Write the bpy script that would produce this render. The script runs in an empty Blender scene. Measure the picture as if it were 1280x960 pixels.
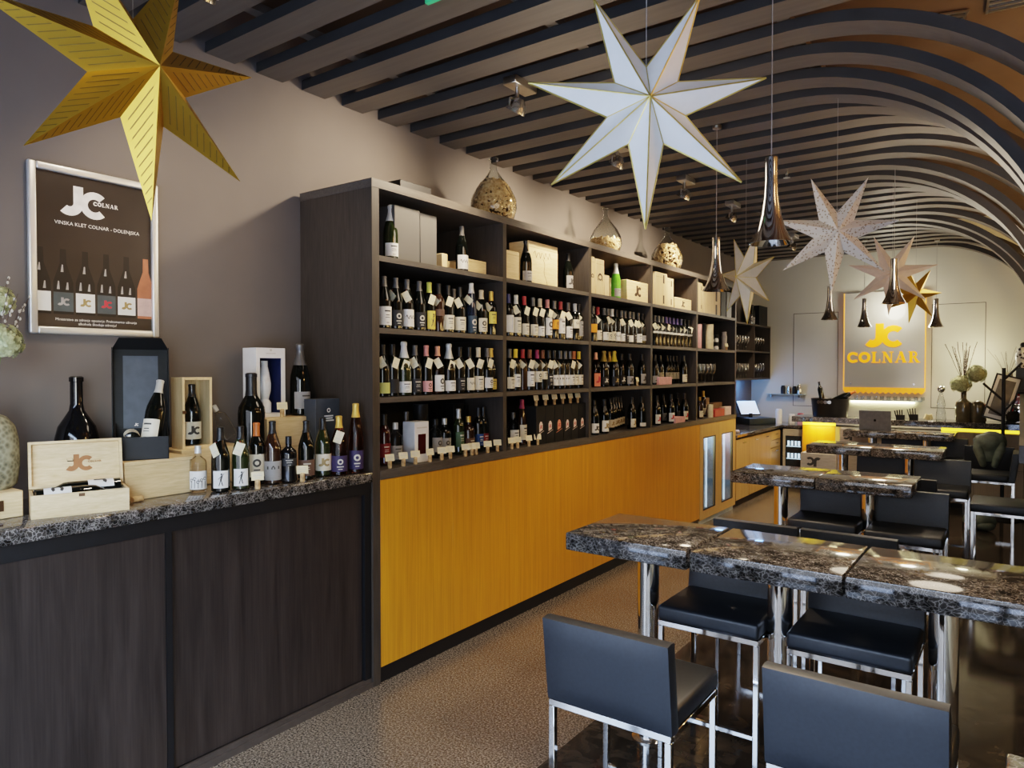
import bpy, bmesh, math, random
from mathutils import Vector, Matrix
random.seed(7)
PI = math.pi
R_ = math.radians
COL = bpy.context.scene.collection
SC = bpy.context.scene

# ------------------------------------------------------------------ camera
F_PX, EYE = 884.0, 1.75
YAW, PITCH = R_(35.7), math.atan(19/884)
cam_d = bpy.data.cameras.new('camera'); cam = bpy.data.objects.new('camera', cam_d); COL.objects.link(cam)
cam.location = (0, 0, EYE); cam.rotation_euler = (PI/2 - PITCH, 0, YAW)
cam_d.sensor_width = 36; cam_d.lens = F_PX/1280*36; cam_d.clip_start = .02
SC.camera = cam
_fw = Vector((-math.sin(YAW)*math.cos(PITCH), math.cos(YAW)*math.cos(PITCH), -math.sin(PITCH)))
_rt = Vector((math.cos(YAW), math.sin(YAW), 0)); _up = _rt.cross(_fw)
def ray(u, v): return _fw + _rt*((u-640)/F_PX) - _up*((v-480)/F_PX)
def on(ax, val, u, v):
    """world point seen at photo pixel (u, v) on the plane axis=val"""
    q = ray(u, v); o = Vector((0, 0, EYE)); return o + q*((val-o[ax])/q[ax])
def far(u, v, t): return Vector((0, 0, EYE)) + ray(u, v)*t

# ------------------------------------------------------------------ materials
MATS = {}
def _new(name):
    m = bpy.data.materials.new(name); m.use_nodes = True
    nt = m.node_tree; b = nt.nodes['Principled BSDF']; return m, nt, b
def _coord(nt, scale=(1, 1, 1), kind='Object'):
    tc = nt.nodes.new('ShaderNodeTexCoord'); mp = nt.nodes.new('ShaderNodeMapping')
    mp.inputs['Scale'].default_value = scale; nt.links.new(tc.outputs[kind], mp.inputs['Vector']); return mp
def _ramp(nt, stops):
    r = nt.nodes.new('ShaderNodeValToRGB'); e = r.color_ramp.elements
    while len(e) < len(stops): e.new(.5)
    for k, (p, c) in enumerate(stops):
        e[k].position = p; e[k].color = (*c, 1)
    return r
def _noise(nt, mp, scale, detail=3, dist=0, rough=.5):
    n = nt.nodes.new('ShaderNodeTexNoise'); n.inputs['Scale'].default_value = scale; n.inputs['Detail'].default_value = detail
    n.inputs['Distortion'].default_value = dist; n.inputs['Roughness'].default_value = rough
    nt.links.new(mp.outputs[0], n.inputs['Vector']); return n
def _bump(nt, b, out, strength, dist=.002):
    n = nt.nodes.new('ShaderNodeBump'); n.inputs['Strength'].default_value = strength; n.inputs['Distance'].default_value = dist
    nt.links.new(out, n.inputs['Height']); nt.links.new(n.outputs[0], b.inputs['Normal'])
def mul(c, k): return tuple(min(1, x*k) for x in c)
def mat(name, col, rough=.5, metal=0, var=.12, scale=25, stretch=(1, 1, 1), bump=0, emit=0, ecol=None, trans=0, coat=0, spec=.5, ior=1.45, kind='Object'):
    if name in MATS: return MATS[name]
    m, nt, b = _new(name)
    mp = _coord(nt, stretch, kind); n = _noise(nt, mp, scale)
    r = _ramp(nt, [(.3, mul(col, 1-var)), (.7, mul(col, 1+var))])
    nt.links.new(n.outputs[0], r.inputs[0]); nt.links.new(r.outputs[0], b.inputs['Base Color'])
    b.inputs['Roughness'].default_value = rough; b.inputs['Metallic'].default_value = metal
    b.inputs['Transmission Weight'].default_value = trans; b.inputs['Coat Weight'].default_value = coat
    b.inputs['Specular IOR Level'].default_value = spec; b.inputs['IOR'].default_value = ior
    if coat: b.inputs['Coat Roughness'].default_value = .05
    if emit:
        b.inputs['Emission Color'].default_value = (*(ecol or col), 1); b.inputs['Emission Strength'].default_value = emit
    if bump: _bump(nt, b, n.outputs[0], bump)
    MATS[name] = m; return m
def wood(name, dark, light, grain=(14, 14, 1.0), rough=.45, scale=3.0, fine=.5, bump=.05):
    if name in MATS: return MATS[name]
    m, nt, b = _new(name); mp = _coord(nt, grain)
    n = _noise(nt, mp, scale, 6, .6, .6); mp2 = _coord(nt, tuple(g*5 for g in grain[:2])+(grain[2]*1.5,) if grain[2] < grain[0] else tuple(g*3 for g in grain))
    n2 = _noise(nt, mp2, scale*1.6, 2)
    mx = nt.nodes.new('ShaderNodeMix'); mx.data_type = 'FLOAT'; mx.inputs[0].default_value = fine
    nt.links.new(n.outputs[0], mx.inputs[2]); nt.links.new(n2.outputs[0], mx.inputs[3])
    r = _ramp(nt, [(.33, dark), (.68, light)]); nt.links.new(mx.outputs[0], r.inputs[0])
    nt.links.new(r.outputs[0], b.inputs['Base Color']); b.inputs['Roughness'].default_value = rough
    if bump: _bump(nt, b, mx.outputs[0], bump)
    MATS[name] = m; return m
def granite(name='granite'):
    if name in MATS: return MATS[name]
    m, nt, b = _new(name); mp = _coord(nt, (.8, 1, 1))
    nz = _noise(nt, mp, 26, 3)
    add = nt.nodes.new('ShaderNodeMixRGB'); add.blend_type = 'ADD'; add.inputs[0].default_value = .045
    nt.links.new(mp.outputs[0], add.inputs[1]); nt.links.new(nz.outputs['Color'], add.inputs[2])
    vo = nt.nodes.new('ShaderNodeTexVoronoi'); vo.feature = 'DISTANCE_TO_EDGE'; vo.inputs['Scale'].default_value = 72
    nt.links.new(add.outputs[0], vo.inputs['Vector'])
    r = _ramp(nt, [(0, (.36, .34, .32)), (.035, (.20, .185, .175)), (.11, (.066, .059, .052)), (.5, (.034, .031, .029))])
    nt.links.new(vo.outputs['Distance'], r.inputs[0])
    n3 = _noise(nt, mp, 30, 4); r3 = _ramp(nt, [(.36, (.25, .25, .25)), (.60, (1, 1, 1))]); nt.links.new(n3.outputs[0], r3.inputs[0])
    mx = nt.nodes.new('ShaderNodeMixRGB'); mx.blend_type = 'MULTIPLY'; mx.inputs[0].default_value = 1
    nt.links.new(r.outputs[0], mx.inputs[1]); nt.links.new(r3.outputs[0], mx.inputs[2])
    nt.links.new(mx.outputs[0], b.inputs['Base Color'])
    b.inputs['Roughness'].default_value = .08; b.inputs['Specular IOR Level'].default_value = .75
    MATS[name] = m; return m
def carpet():
    m, nt, b = _new('speckled_floor'); mp = _coord(nt)
    n = _noise(nt, mp, 105, 3, 0, .8); n2 = _noise(nt, mp, 1.6, 2)
    r = _ramp(nt, [(.38, (.040, .032, .024)), (.5, (.120, .097, .072)), (.62, (.33, .28, .215))]); nt.links.new(n.outputs[0], r.inputs[0])
    r2 = _ramp(nt, [(.3, (.85, .85, .85)), (.7, (1.1, 1.08, 1.05))]); nt.links.new(n2.outputs[0], r2.inputs[0])
    mx = nt.nodes.new('ShaderNodeMixRGB'); mx.blend_type = 'MULTIPLY'; mx.inputs[0].default_value = 1
    nt.links.new(r.outputs[0], mx.inputs[1]); nt.links.new(r2.outputs[0], mx.inputs[2]); nt.links.new(mx.outputs[0], b.inputs['Base Color'])
    b.inputs['Roughness'].default_value = .25; b.inputs['Specular IOR Level'].default_value = 1.0
    return m
def tiles():
    m, nt, b = _new('floor_tiles'); mp = _coord(nt)
    br = nt.nodes.new('ShaderNodeTexBrick'); br.offset = 0; br.inputs['Scale'].default_value = 1
    br.inputs['Brick Width'].default_value = .6; br.inputs['Row Height'].default_value = .6; br.inputs['Mortar Size'].default_value = .003
    br.inputs['Color1'].default_value = (.045, .036, .027, 1); br.inputs['Color2'].default_value = (.055, .043, .032, 1); br.inputs['Mortar'].default_value = (.02, .017, .014, 1)
    nt.links.new(mp.outputs[0], br.inputs['Vector'])
    n = _noise(nt, mp, 9, 6, 1.2); r = _ramp(nt, [(.35, (.45, .45, .45)), (.7, (1.5, 1.45, 1.35))]); nt.links.new(n.outputs[0], r.inputs[0])
    mx = nt.nodes.new('ShaderNodeMixRGB'); mx.blend_type = 'MULTIPLY'; mx.inputs[0].default_value = 1
    nt.links.new(br.outputs[0], mx.inputs[1]); nt.links.new(r.outputs[0], mx.inputs[2]); nt.links.new(mx.outputs[0], b.inputs['Base Color'])
    b.inputs['Roughness'].default_value = .1; return m
def speckle(name, cols, scale=60, rough=.6, bump=.3, feature='F1'):
    if name in MATS: return MATS[name]
    m, nt, b = _new(name); mp = _coord(nt)
    vo = nt.nodes.new('ShaderNodeTexVoronoi'); vo.inputs['Scale'].default_value = scale; nt.links.new(mp.outputs[0], vo.inputs['Vector'])
    r = _ramp(nt, cols); nt.links.new(vo.outputs['Distance'], r.inputs[0]); nt.links.new(r.outputs[0], b.inputs['Base Color'])
    b.inputs['Roughness'].default_value = rough
    if bump: _bump(nt, b, vo.outputs['Distance'], bump)
    MATS[name] = m; return m

GRANITE = granite()
WALL = mat('wall_paint', (.135, .117, .107), .75, var=.05, scale=3, bump=.02)
BACKW = mat('back_wall_paint', (.60, .585, .50), .5, var=.03, scale=2)
CEIL = mat('ceiling_paint', (.070, .046, .035), .8, var=.1, scale=3)
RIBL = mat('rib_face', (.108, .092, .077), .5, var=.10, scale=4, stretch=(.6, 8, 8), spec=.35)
RIBD = mat('rib_side_shade', (.036, .033, .030), .55, var=.15, scale=5)  # darker than the face: shade on the rib sides painted in
SHELFW = wood('shelf_wood', (.028, .022, .017), (.064, .052, .041), (16, 16, 1.2), .5)
SHELFH = wood('shelf_wood_lengthwise', (.050, .042, .036), (.105, .090, .076), (18, 1.2, 18), .45)
SHELFB = mat('shelf_back', (.014, .012, .011), .7)
DOORW = wood('dark_door_wood', (.013, .0095, .0085), (.040, .031, .027), (7, 7, .55), .42, 2.6, .35)
BLACKP = mat('black_laminate', (.006, .006, .007), .5)
TRACK = mat('brown_track', (.06, .048, .04), .45)
ORANGE = wood('orange_veneer', (.50, .205, .012), (.72, .325, .022), (10, 10, .5), .36, 2.0, .5, .01)
OAK = wood('oak_veneer', (.42, .25, .08), (.58, .37, .14), (10, 10, .6), .4, 2.0, .5, .01)
PINE = wood('pine', (.56, .40, .20), (.76, .58, .34), (2.2, 1.3, 16), .55, 3.0, .4, .02)
PINEV = wood('pine_upright', (.58, .42, .21), (.78, .60, .36), (16, 16, 1.5), .55, 3.0, .4, .02)
CORKM = speckle('cork', [(0, (.30, .17, .075)), (.5, (.58, .39, .19)), (1, (.70, .52, .29))], 45, .8, .2)
CHROME = mat('chrome', (.78, .78, .78), .06, 1, var=.02)
STEEL = mat('brushed_steel', (.62, .60, .57), .22, 1, var=.05)
SATIN = mat('satin_nickel', (.45, .42, .38), .3, 1, var=.05)
LEATHER = mat('black_leather', (.0130, .0160, .0205), .43, var=.2, scale=90, bump=.05, spec=.8)
WHITEP = mat('white_card', (.82, .80, .76), .6, var=.03)
CREAM = mat('cream_card', (.80, .70, .44), .6, var=.05)
SILVER = mat('silver_frame', (.78, .77, .74), .32, .6, var=.03)
def thin_glass(name, tint, gloss=.75, extra=.015):
    """thin-walled clear glass: see-through with Fresnel reflections"""
    m, nt, b = _new(name); mp = _coord(nt); n = _noise(nt, mp, 6)
    r = _ramp(nt, [(.3, mul(tint, .985)), (.7, tint)]); nt.links.new(n.outputs[0], r.inputs[0])
    tr = nt.nodes.new('ShaderNodeBsdfTransparent'); nt.links.new(r.outputs[0], tr.inputs[0])
    gl = nt.nodes.new('ShaderNodeBsdfGlossy'); gl.inputs['Roughness'].default_value = .03; gl.inputs[0].default_value = (1, 1, 1, 1)
    fr_ = nt.nodes.new('ShaderNodeLayerWeight'); fr_.inputs[0].default_value = .12
    mr = nt.nodes.new('ShaderNodeMath'); mr.operation = 'MULTIPLY_ADD'; mr.inputs[1].default_value = gloss; mr.inputs[2].default_value = extra; mr.use_clamp = True
    nt.links.new(fr_.outputs['Fresnel'], mr.inputs[0])
    mx = nt.nodes.new('ShaderNodeMixShader'); nt.links.new(mr.outputs[0], mx.inputs[0]); nt.links.new(tr.outputs[0], mx.inputs[1]); nt.links.new(gl.outputs[0], mx.inputs[2])
    nt.links.new(mx.outputs[0], nt.nodes['Material Output'].inputs[0]); MATS[name] = m; return m
GLASS = thin_glass('clear_glass', (.93, .94, .93)); WGLASS = thin_glass('wine_glass_crystal', (.90, .92, .92), .9, .10); PANEG = thin_glass('pane_glass', (.96, .97, .97), .6, .01)
GOLD = mat('gold_foil_card', (.66, .40, .055), .36, .85, var=.06, scale=6)
GOLDD = mat('gold_slit', (.22, .13, .02), .5, .3)
GOLDT = mat('gold_trim', (.70, .55, .16), .3, .7)
BLACK = mat('matte_black', (.010, .010, .011), .45)
BLACKC = mat('black_cardboard', (.010, .010, .010), .5, var=.1, spec=.3)
GREYC = mat('blue_grey_cardboard', (.050, .062, .080), .5)
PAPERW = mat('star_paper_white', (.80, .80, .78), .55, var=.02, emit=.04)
PAPERP = mat('star_paper_pink', (.74, .60, .50), .6, var=.04)
PAPERB = mat('star_paper_beige', (.78, .68, .50), .6, var=.04)
PERF = speckle('star_paper_perforated', [(0, (.30, .22, .13)), (.27, (.40, .30, .19)), (.34, (.74, .69, .60)), (1, (.76, .71, .62))], 58, .6, 0)

# ------------------------------------------------------------------ mesh builder
class MB:
    def __init__(s): s.v = []; s.f = []; s.m = []; s.s = []
    def add(s, vs, fs, m=0, smooth=False, M=None):
        b = len(s.v)
        for p in vs:
            p = Vector(p)
            if M is not None: p = M @ p
            s.v.append(tuple(p))
        for f in fs: s.f.append([b+i for i in f]); s.m.append(m); s.s.append(smooth)
        return s
    def box(s, x0, x1, y0, y1, z0, z1, m=0, M=None):
        vs = [(x, y, z) for x in (x0, x1) for y in (y0, y1) for z in (z0, z1)]
        return s.add(vs, [(0, 1, 3, 2), (4, 6, 7, 5), (0, 4, 5, 1), (2, 3, 7, 6), (0, 2, 6, 4), (1, 5, 7, 3)], m, False, M)
    def rbox(s, x0, x1, y0, y1, z0, z1, r=.005, seg=2, m=0, M=None, smooth=True):
        bm = bmesh.new(); bmesh.ops.create_cube(bm, size=1)
        for v in bm.verts: v.co = Vector(((x0+x1)/2+v.co.x*(x1-x0), (y0+y1)/2+v.co.y*(y1-y0), (z0+z1)/2+v.co.z*(z1-z0)))
        bmesh.ops.bevel(bm, geom=bm.edges[:]+bm.verts[:], offset=r, segments=seg, profile=.5, affect='EDGES')
        bm.verts.index_update()
        s.add([v.co for v in bm.verts], [[v.index for v in f.verts] for f in bm.faces], m, smooth, M); bm.free(); return s
    def lathe(s, prof, seg=16, m=0, M=None, smooth=True, c=(0, 0, 0)):
        vs = []; fs = []; rings = []
        for r, z in prof:
            if r <= 1e-6: rings.append([len(vs)]); vs.append((c[0], c[1], c[2]+z))
            else:
                rings.append(list(range(len(vs), len(vs)+seg)))
                vs += [(c[0]+r*math.cos(2*PI*k/seg), c[1]+r*math.sin(2*PI*k/seg), c[2]+z) for k in range(seg)]
        for a, b in zip(rings, rings[1:]):
            if len(a) == 1 and len(b) == 1: continue
            for k in range(seg):
                k2 = (k+1) % seg
                if len(a) == 1: fs.append((a[0], b[k2], b[k]))
                elif len(b) == 1: fs.append((a[k], a[k2], b[0]))
                else: fs.append((a[k], a[k2], b[k2], b[k]))
        return s.add(vs, fs, m, smooth, M)
    def cyl(s, p0, p1, r, seg=10, m=0, M=None, r1=None, smooth=True):
        p0 = Vector(p0); p1 = Vector(p1); d = p1-p0; L = d.length
        T = Matrix.Translation(p0) @ d.to_track_quat('Z', 'Y').to_matrix().to_4x4()
        if M is not None: T = M @ T
        r1 = r if r1 is None else r1
        return s.lathe([(0, 0), (r, 0), (r1, L), (0, L)], seg, m, T, smooth)
    def tube(s, pts, r, seg=6, m=0, M=None):
        pts = [Vector(p) for p in pts]
        for a, b in zip(pts, pts[1:]): s.cyl(a, b, r, seg, m, M)
        return s
    def ball(s, c, rx, ry=None, rz=None, seg=12, rings=8, m=0, M=None, jit=0):
        ry = rx if ry is None else ry; rz = rx if rz is None else rz
        prof = [(math.sin(PI*k/rings), -math.cos(PI*k/rings)) for k in range(rings+1)]; prof[0] = (0, -1); prof[-1] = (0, 1)
        T = Matrix.Translation(c) @ Matrix.Diagonal((rx, ry, rz, 1))
        if M is not None: T = M @ T
        n0 = len(s.v); s.lathe(prof, seg, m, T)
        if jit:
            for k in range(n0, len(s.v)):
                p = Vector(s.v[k]); cc = (M @ Vector(c)) if M is not None else Vector(c)
                s.v[k] = tuple(cc+(p-cc)*(1+random.uniform(-jit, jit)))
        return s
    def quad(s, a, b, c, d, m=0): return s.add([a, b, c, d], [(0, 1, 2, 3)], m)
    def prism(s, pts, y0, y1, m=0, M=None):
        """polygon pts (x,z) extruded along y"""
        n = len(pts); vs = [(x, y0, z) for x, z in pts]+[(x, y1, z) for x, z in pts]
        fs = [tuple(range(n)), tuple(range(2*n-1, n-1, -1))]+[(k, k+n, (k+1) % n+n, (k+1) % n) for k in range(n)]
        return s.add(vs, fs, m, False, M)
    def build(s, name, mats, parent=None, mesh_only=False):
        me = bpy.data.meshes.new(name); me.from_pydata(s.v, [], s.f)
        if not isinstance(mats, (list, tuple)): mats = [mats]
        for q in mats: me.materials.append(q)
        me.polygons.foreach_set('material_index', s.m); me.polygons.foreach_set('use_smooth', s.s)
        bm = bmesh.new(); bm.from_mesh(me); bmesh.ops.recalc_face_normals(bm, faces=bm.faces[:]); bm.to_mesh(me); bm.free()
        if any(s.s): me.set_sharp_from_angle(angle=R_(38))
        me.update()
        if mesh_only: return me
        return link(name, me, parent)
def link(name, me, parent=None):
    o = bpy.data.objects.new(name, me); COL.objects.link(o)
    if parent is not None: o.parent = parent
    return o
def tag(o, label=None, cat=None, group=None, kind=None):
    if label: o['label'] = label
    if cat: o['category'] = cat
    if group: o['group'] = group
    if kind: o['kind'] = kind
    return o
def thing(name, label, cat, loc=(0, 0, 0), rz=0, group=None, scale=1):
    o = bpy.data.objects.new(name, None); o.empty_display_size = .05; COL.objects.link(o)
    o.location = loc; o.rotation_euler = (0, 0, rz)
    if scale != 1: o.scale = (scale,)*3
    return tag(o, label, cat, group)
def put(o, loc, rz=0):
    o.location = loc; o.rotation_euler = (0, 0, rz); return o
def struct(name, mb, m, label=None, group=None):
    o = mb.build(name, m); o['kind'] = 'structure'
    if label: o['label'] = label
    if group: o['group'] = group
    return o
def copy_tree(o, parent=None):
    c = o.copy(); COL.objects.link(c); c.parent = parent
    for ch in list(o.children): copy_tree(ch, c)
    return c
ORD = ['first', 'second', 'third', 'fourth', 'fifth', 'sixth', 'seventh', 'eighth', 'ninth', 'tenth', 'eleventh', 'twelfth', 'thirteenth', 'fourteenth', 'fifteenth', 'sixteenth']

# ------------------------------------------------------------------ flat marks: logo, letters, text
def arc(cx, cy, r0, r1, a0, a1, n=18):
    q = []
    for k in range(n):
        a = R_(a0+(a1-a0)*k/n); b = R_(a0+(a1-a0)*(k+1)/n)
        q.append([(cx+r*math.cos(t), cy+r*math.sin(t)) for r, t in ((r0, a), (r1, a), (r1, b), (r0, b))])
    return q
def rect(x0, x1, y0, y1): return [(x0, y0), (x1, y0), (x1, y1), (x0, y1)]
def jc_polys():
    q = arc(0, 0, .235, .5, 45, 315, 22)
    q += arc(-.85, -.03, .13, .46, 0, -132, 10)
    q.append(rect(-.72, -.39, -.03, .60))
    return [[(x+.40, y-.02) for x, y in p] for p in q]     # centred, about 1.55 wide, 1.1 tall
def sheared(x0, y0, x1, y1, w): return [(x0-w/2, y0), (x0+w/2, y0), (x1+w/2, y1), (x1-w/2, y1)]
def glyph(c):
    """serif capital in a box 0..w x 0..1"""
    S = .07
    if c == 'C': return .82, arc(.44, .5, .27, .5, 42, 318, 16)+[rect(.74, .81, .62, .92), rect(.74, .81, .08, .30)]
    if c == 'O': return .92, arc(.46, .5, .26, .5, 0, 360, 20)
    if c == 'L': return .75, [rect(.1, .32, 0, 1), rect(0, .42, 0, S), rect(0, .42, 1-S, 1), rect(.3, .72, 0, S), rect(.64, .72, 0, .32)]
    if c == 'N': return .92, [rect(.12, .2, 0, 1), rect(.72, .8, 0, 1), sheared(.74, 0, .17, 1, .22), rect(0, .32, 0, S), rect(0, .25, 1-S, 1), rect(.6, .92, 1-S, 1)]
    if c == 'A': return .95, [sheared(.12, 0, .47, 1, .09), sheared(.78, 0, .47, 1, .24), rect(.24, .7, .28, .36), rect(0, .28, 0, S), rect(.6, .95, 0, S)]
    if c == 'R': return .92, [rect(.1, .32, 0, 1), rect(0, .42, 0, S), rect(0, .4, 1-S, 1)]+arc(.42, .74, .13, .26, -90, 90, 10)+[rect(.3, .44, .92, 1), rect(.3, .44, .48, .56), sheared(.76, 0, .46, .5, .22), rect(.6, .92, 0, S)]
    return .4, []
def colnar_polys(gap=.12):
    x = 0; q = []
    for c in 'COLNAR':
        w, p = glyph(c); q += [[(a+x, b) for a, b in k] for k in p]; x += w+gap
    x -= gap
    return [[(a-x/2, b-.5) for a, b in k] for k in q], x
def flat(mb, polys, o, ux, uy, s, m=0, th=0, off=0):
    """lay 2-D polygons on a plane through o with axes ux, uy (unit vectors), size s"""
    o = Vector(o); ux = Vector(ux); uy = Vector(uy); n = ux.cross(uy)
    for i_, p in enumerate(polys):
        a = [o+ux*(x*s)+uy*(y*s)+n*(off+th+i_*2e-5) for x, y in p]
        k = len(a)
        if th:
            b = [o+ux*(x*s)+uy*(y*s)+n*off for x, y in p]
            mb.add(a+b, [tuple(range(k)), tuple(range(2*k-1, k-1, -1))]+[(i, i+k, (i+1) % k+k, (i+1) % k) for i in range(k)], m)
        else: mb.add(a, [tuple(range(k))], m)
    return mb
_txt = {}
def text_geo(s):
    if s not in _txt:
        cu = bpy.data.curves.new('txt', 'FONT'); cu.body = s; cu.size = 1; cu.align_x = 'CENTER'; cu.resolution_u = 2
        o = bpy.data.objects.new('txt', cu); COL.objects.link(o)
        dg = bpy.context.evaluated_depsgraph_get(); me = bpy.data.meshes.new_from_object(o.evaluated_get(dg))
        _txt[s] = ([tuple(v.co)[:2] for v in me.vertices], [list(p.vertices) for p in me.polygons])
        bpy.data.objects.remove(o); bpy.data.curves.remove(cu); bpy.data.meshes.remove(me)
    return _txt[s]
def text(mb, s, o, ux, uy, size, m=0, off=.0005):
    vs, fs = text_geo(s); o = Vector(o); ux = Vector(ux); uy = Vector(uy); n = ux.cross(uy)
    mb.add([o+ux*(x*size)+uy*(y*size)+n*off for x, y in vs], fs, m); return mb
JC = jc_polys()

# ------------------------------------------------------------------ room constants
XW, XF = -3.50, -2.862         # left wall, front plane of the shelving
YB = 11.45                     # back wall
YF = -.65                      # glazed front, behind the camera
XR = 1.25                      # right wall
ZC = 3.80                      # upper ceiling
ZT = 1.187                     # counter / ledge height

# ------------------------------------------------------------------ shell
struct('floor', MB().box(XW-.1, -1.7, YF, YB, -.08, 0), carpet())
struct('floor_tiled', MB().box(-1.7, XR, YF, YB, -.08, .0), tiles())
struct('wall_left', MB().box(XW-.12, XW, YF, YB+.12, 0, ZC), WALL)
struct('wall_back', MB().box(XW, XR+.1, YB, YB+.12, 0, ZC), BACKW)
struct('wall_right', MB().box(XR, XR+.12, YF, YB, 0, ZC), mat('right_wall_paint', (.46, .36, .22), .7, var=.06, scale=2))
struct('ceiling', MB().box(XW-.12, XR+.12, YF, YB+.12, ZC, ZC+.1), CEIL)
# glazed shop front behind the camera: frame bars, pavement outside
fr = MB()
for x in (XW, -2.3, -1.1, .1, XR-.06): fr.box(x, x+.06, YF-.06, YF, 0, ZC)
fr.box(XW, XR, YF-.06, YF, 0, .06); fr.box(XW, XR, YF-.06, YF, 2.5, 2.56)
struct('wall_front', MB().box(XW, XR, YF-.08, YF, 2.56, ZC).box(XW, -2.9, YF-.08, YF, 0, 2.56), WALL)  # unseen wall pieces, added to shrink the daylight opening
struct('window_1', fr, mat('window_metal', (.05, .05, .055), .4, .5))
struct('ground_outside', MB().box(-14, 12, -16, YF-.06, -.12, -.04), mat('pavement', (.30, .33, .38), .8, var=.1, scale=6))
struct('sky_block_wall', MB().box(-16, 14, -13, -12.5, -.1, 6.5), mat('sky_block_facade', (.16, .15, .14), .8, var=.2, scale=1.5))  # unseen facade, added to hold back low daylight
# curved ceiling ribs
def rib_x0(y):
    x0 = -1.02-.18*math.cos(2*PI*(y-4.4)/2.4)
    return x0+.62 if y < 3.45 else x0
ZR = 3.41
for i in range(-8, 30):
    y = 2.105+.308*i; x0 = rib_x0(y); RR = 1.35
    pts = [(XW+.002, ZR, 0, 1), (x0, ZR, 0, 1)]
    for k in range(1, 25):
        a = PI/2*k/24; pts.append((x0+RR*math.sin(a), ZR-RR+RR*math.cos(a), math.sin(a), math.cos(a)))
    pts.append((x0+RR, 1.45, 1, 0))
    mb = MB(); H = .055; W = .172
    for (xa, za, na, ma), (xb, zb, nb, m2) in zip(pts, pts[1:]):
        A = (xa, y, za); B = (xb, y, zb); A2 = (xa, y+W, za); B2 = (xb, y+W, zb)
        C = (xa+na*H, y, za+ma*H); D = (xb+nb*H, y, zb+m2*H); C2 = (xa+na*H, y+W, za+ma*H); D2 = (xb+nb*H, y+W, zb+m2*H)
        sm = len(mb.v) > 8
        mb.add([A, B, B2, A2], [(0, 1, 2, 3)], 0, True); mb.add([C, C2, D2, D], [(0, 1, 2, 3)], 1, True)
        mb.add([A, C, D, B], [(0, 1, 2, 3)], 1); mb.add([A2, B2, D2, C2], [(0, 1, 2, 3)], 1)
    struct('trim_%d' % (i+10), mb, [RIBL, RIBD], label='dark curved ceiling rib arching down to the right', group='curved ceiling ribs')
for k, xb in enumerate((-3.05, -1.95, -1.0)):
    struct('trim_%d' % (70+k), MB().box(xb, xb+.06, YF, YB, ZR+.057, ZR+.10), RIBL, label='batten above the ceiling ribs')
# ledge on the right wall where the ribs land
struct('trim_60', MB().box(.0, XR, 3.4, YB, 1.38, 1.45), RIBD)

# ------------------------------------------------------------------ shelving
BAY = [2.71, 3.90, 5.08, 6.27, 7.44, 8.72]
ZS = [1.976, 1.591]            # rows 2, 3 board tops; row 1 below
ROWZ = [2.373, 1.976, 1.591, ZT]
sh = thing('wine_shelving', 'tall dark wood wine shelving with five bays above orange cabinets', 'shelving', (-3.16, 5.7, 0))
def loc(mb, name, m, parent=sh, o=(-3.16, 5.7, 0)):
    mb.v = [(x-o[0], y-o[1], z-o[2]) for x, y, z in mb.v]; return mb.build(name, m, parent)
XBK = XW+.03
loc(MB().box(XBK, XF, 2.682, 2.735, 0, 2.738), 'side_panel', SHELFW)
loc(MB().box(XBK, XF, 8.70, 8.745, ZT, 2.738), 'side_panel', SHELFW)
loc(MB().box(XBK, XF+.002, 2.68, 8.747, 2.738, 2.785), 'top_board', SHELFH)
loc(MB().box(XBK, XF+.004, 2.735, 8.747, ZT-.05, ZT), 'ledge_board', SHELFH)
loc(MB().box(XW+.005, XBK, 2.735, 8.70, ZT, 2.738), 'back_panel', SHELFB)
for b in range(1, 5): loc(MB().box(XBK, XF-.001, BAY[b]-.02, BAY[b]+.02, ZT, 2.738), 'divider', SHELFW)
for b in range(5):
    y0 = 2.735 if b == 0 else BAY[b]+.02; y1 = 8.70 if b == 4 else BAY[b+1]-.02
    for z in ROWZ[:3]: loc(MB().box(XBK, XF-.002, y0, y1, z-.03, z), 'shelf_board', SHELFH)
# orange base
oc = thing('base_cabinet', 'long low cabinet with orange veneer doors under the wine shelving', 'cabinet', (-3.16, 5.1, 0))
O2 = (-3.16, 5.1, 0)
YD = [2.738, 3.35, 3.95, 4.55, 5.14, 5.73, 6.32, 6.92, 7.53]
loc(MB().box(XBK, XF-.022, 2.738, 7.53, .1, ZT-.052), 'carcass', SHELFB, oc, O2)
loc(MB().box(XBK, XF-.012, 2.738, 7.53, 0, .098), 'plinth', BLACKP, oc, O2)
for a, b in zip(YD, YD[1:]): loc(MB().rbox(XF-.02, XF, a+.0006, b-.0006, .092, ZT-.053, .0006, 1), 'door', ORANGE, oc, O2)
# glass-door wine fridge cabinet
fc = thing('wine_fridge', 'oak wine fridge cabinet with two lit glass doors', 'fridge', (-3.16, 8.14, 0)); O3 = (-3.16, 8.14, 0)
COOL = mat('fridge_light', (.62, .80, 1), .6, emit=1.3, ecol=(.55, .78, 1.0))
FRW = mat('fridge_lining', (.50, .62, .72), .4)
loc(MB().box(XBK, XBK+.02, 7.54, 8.745, .05, ZT-.053), 'back_panel', FRW, fc, O3)
loc(MB().box(XBK+.02, XF-.03, 7.535, 7.56, .0, ZT-.053).box(XBK+.02, XF-.03, 8.125, 8.15, .0, ZT-.053).box(XBK+.02, XF-.03, 8.72, 8.745, 0, ZT-.053).box(XBK+.02, XF-.03, 7.56, 8.72, .0, .1).box(XBK+.02, XF-.03, 7.56, 8.72, ZT-.075, ZT-.053), 'carcass', FRW, fc, O3)
loc(MB().box(XBK+.02, XF-.04, 7.535, 8.745, 0, .06), 'plinth', BLACKP, fc, O3)
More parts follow.
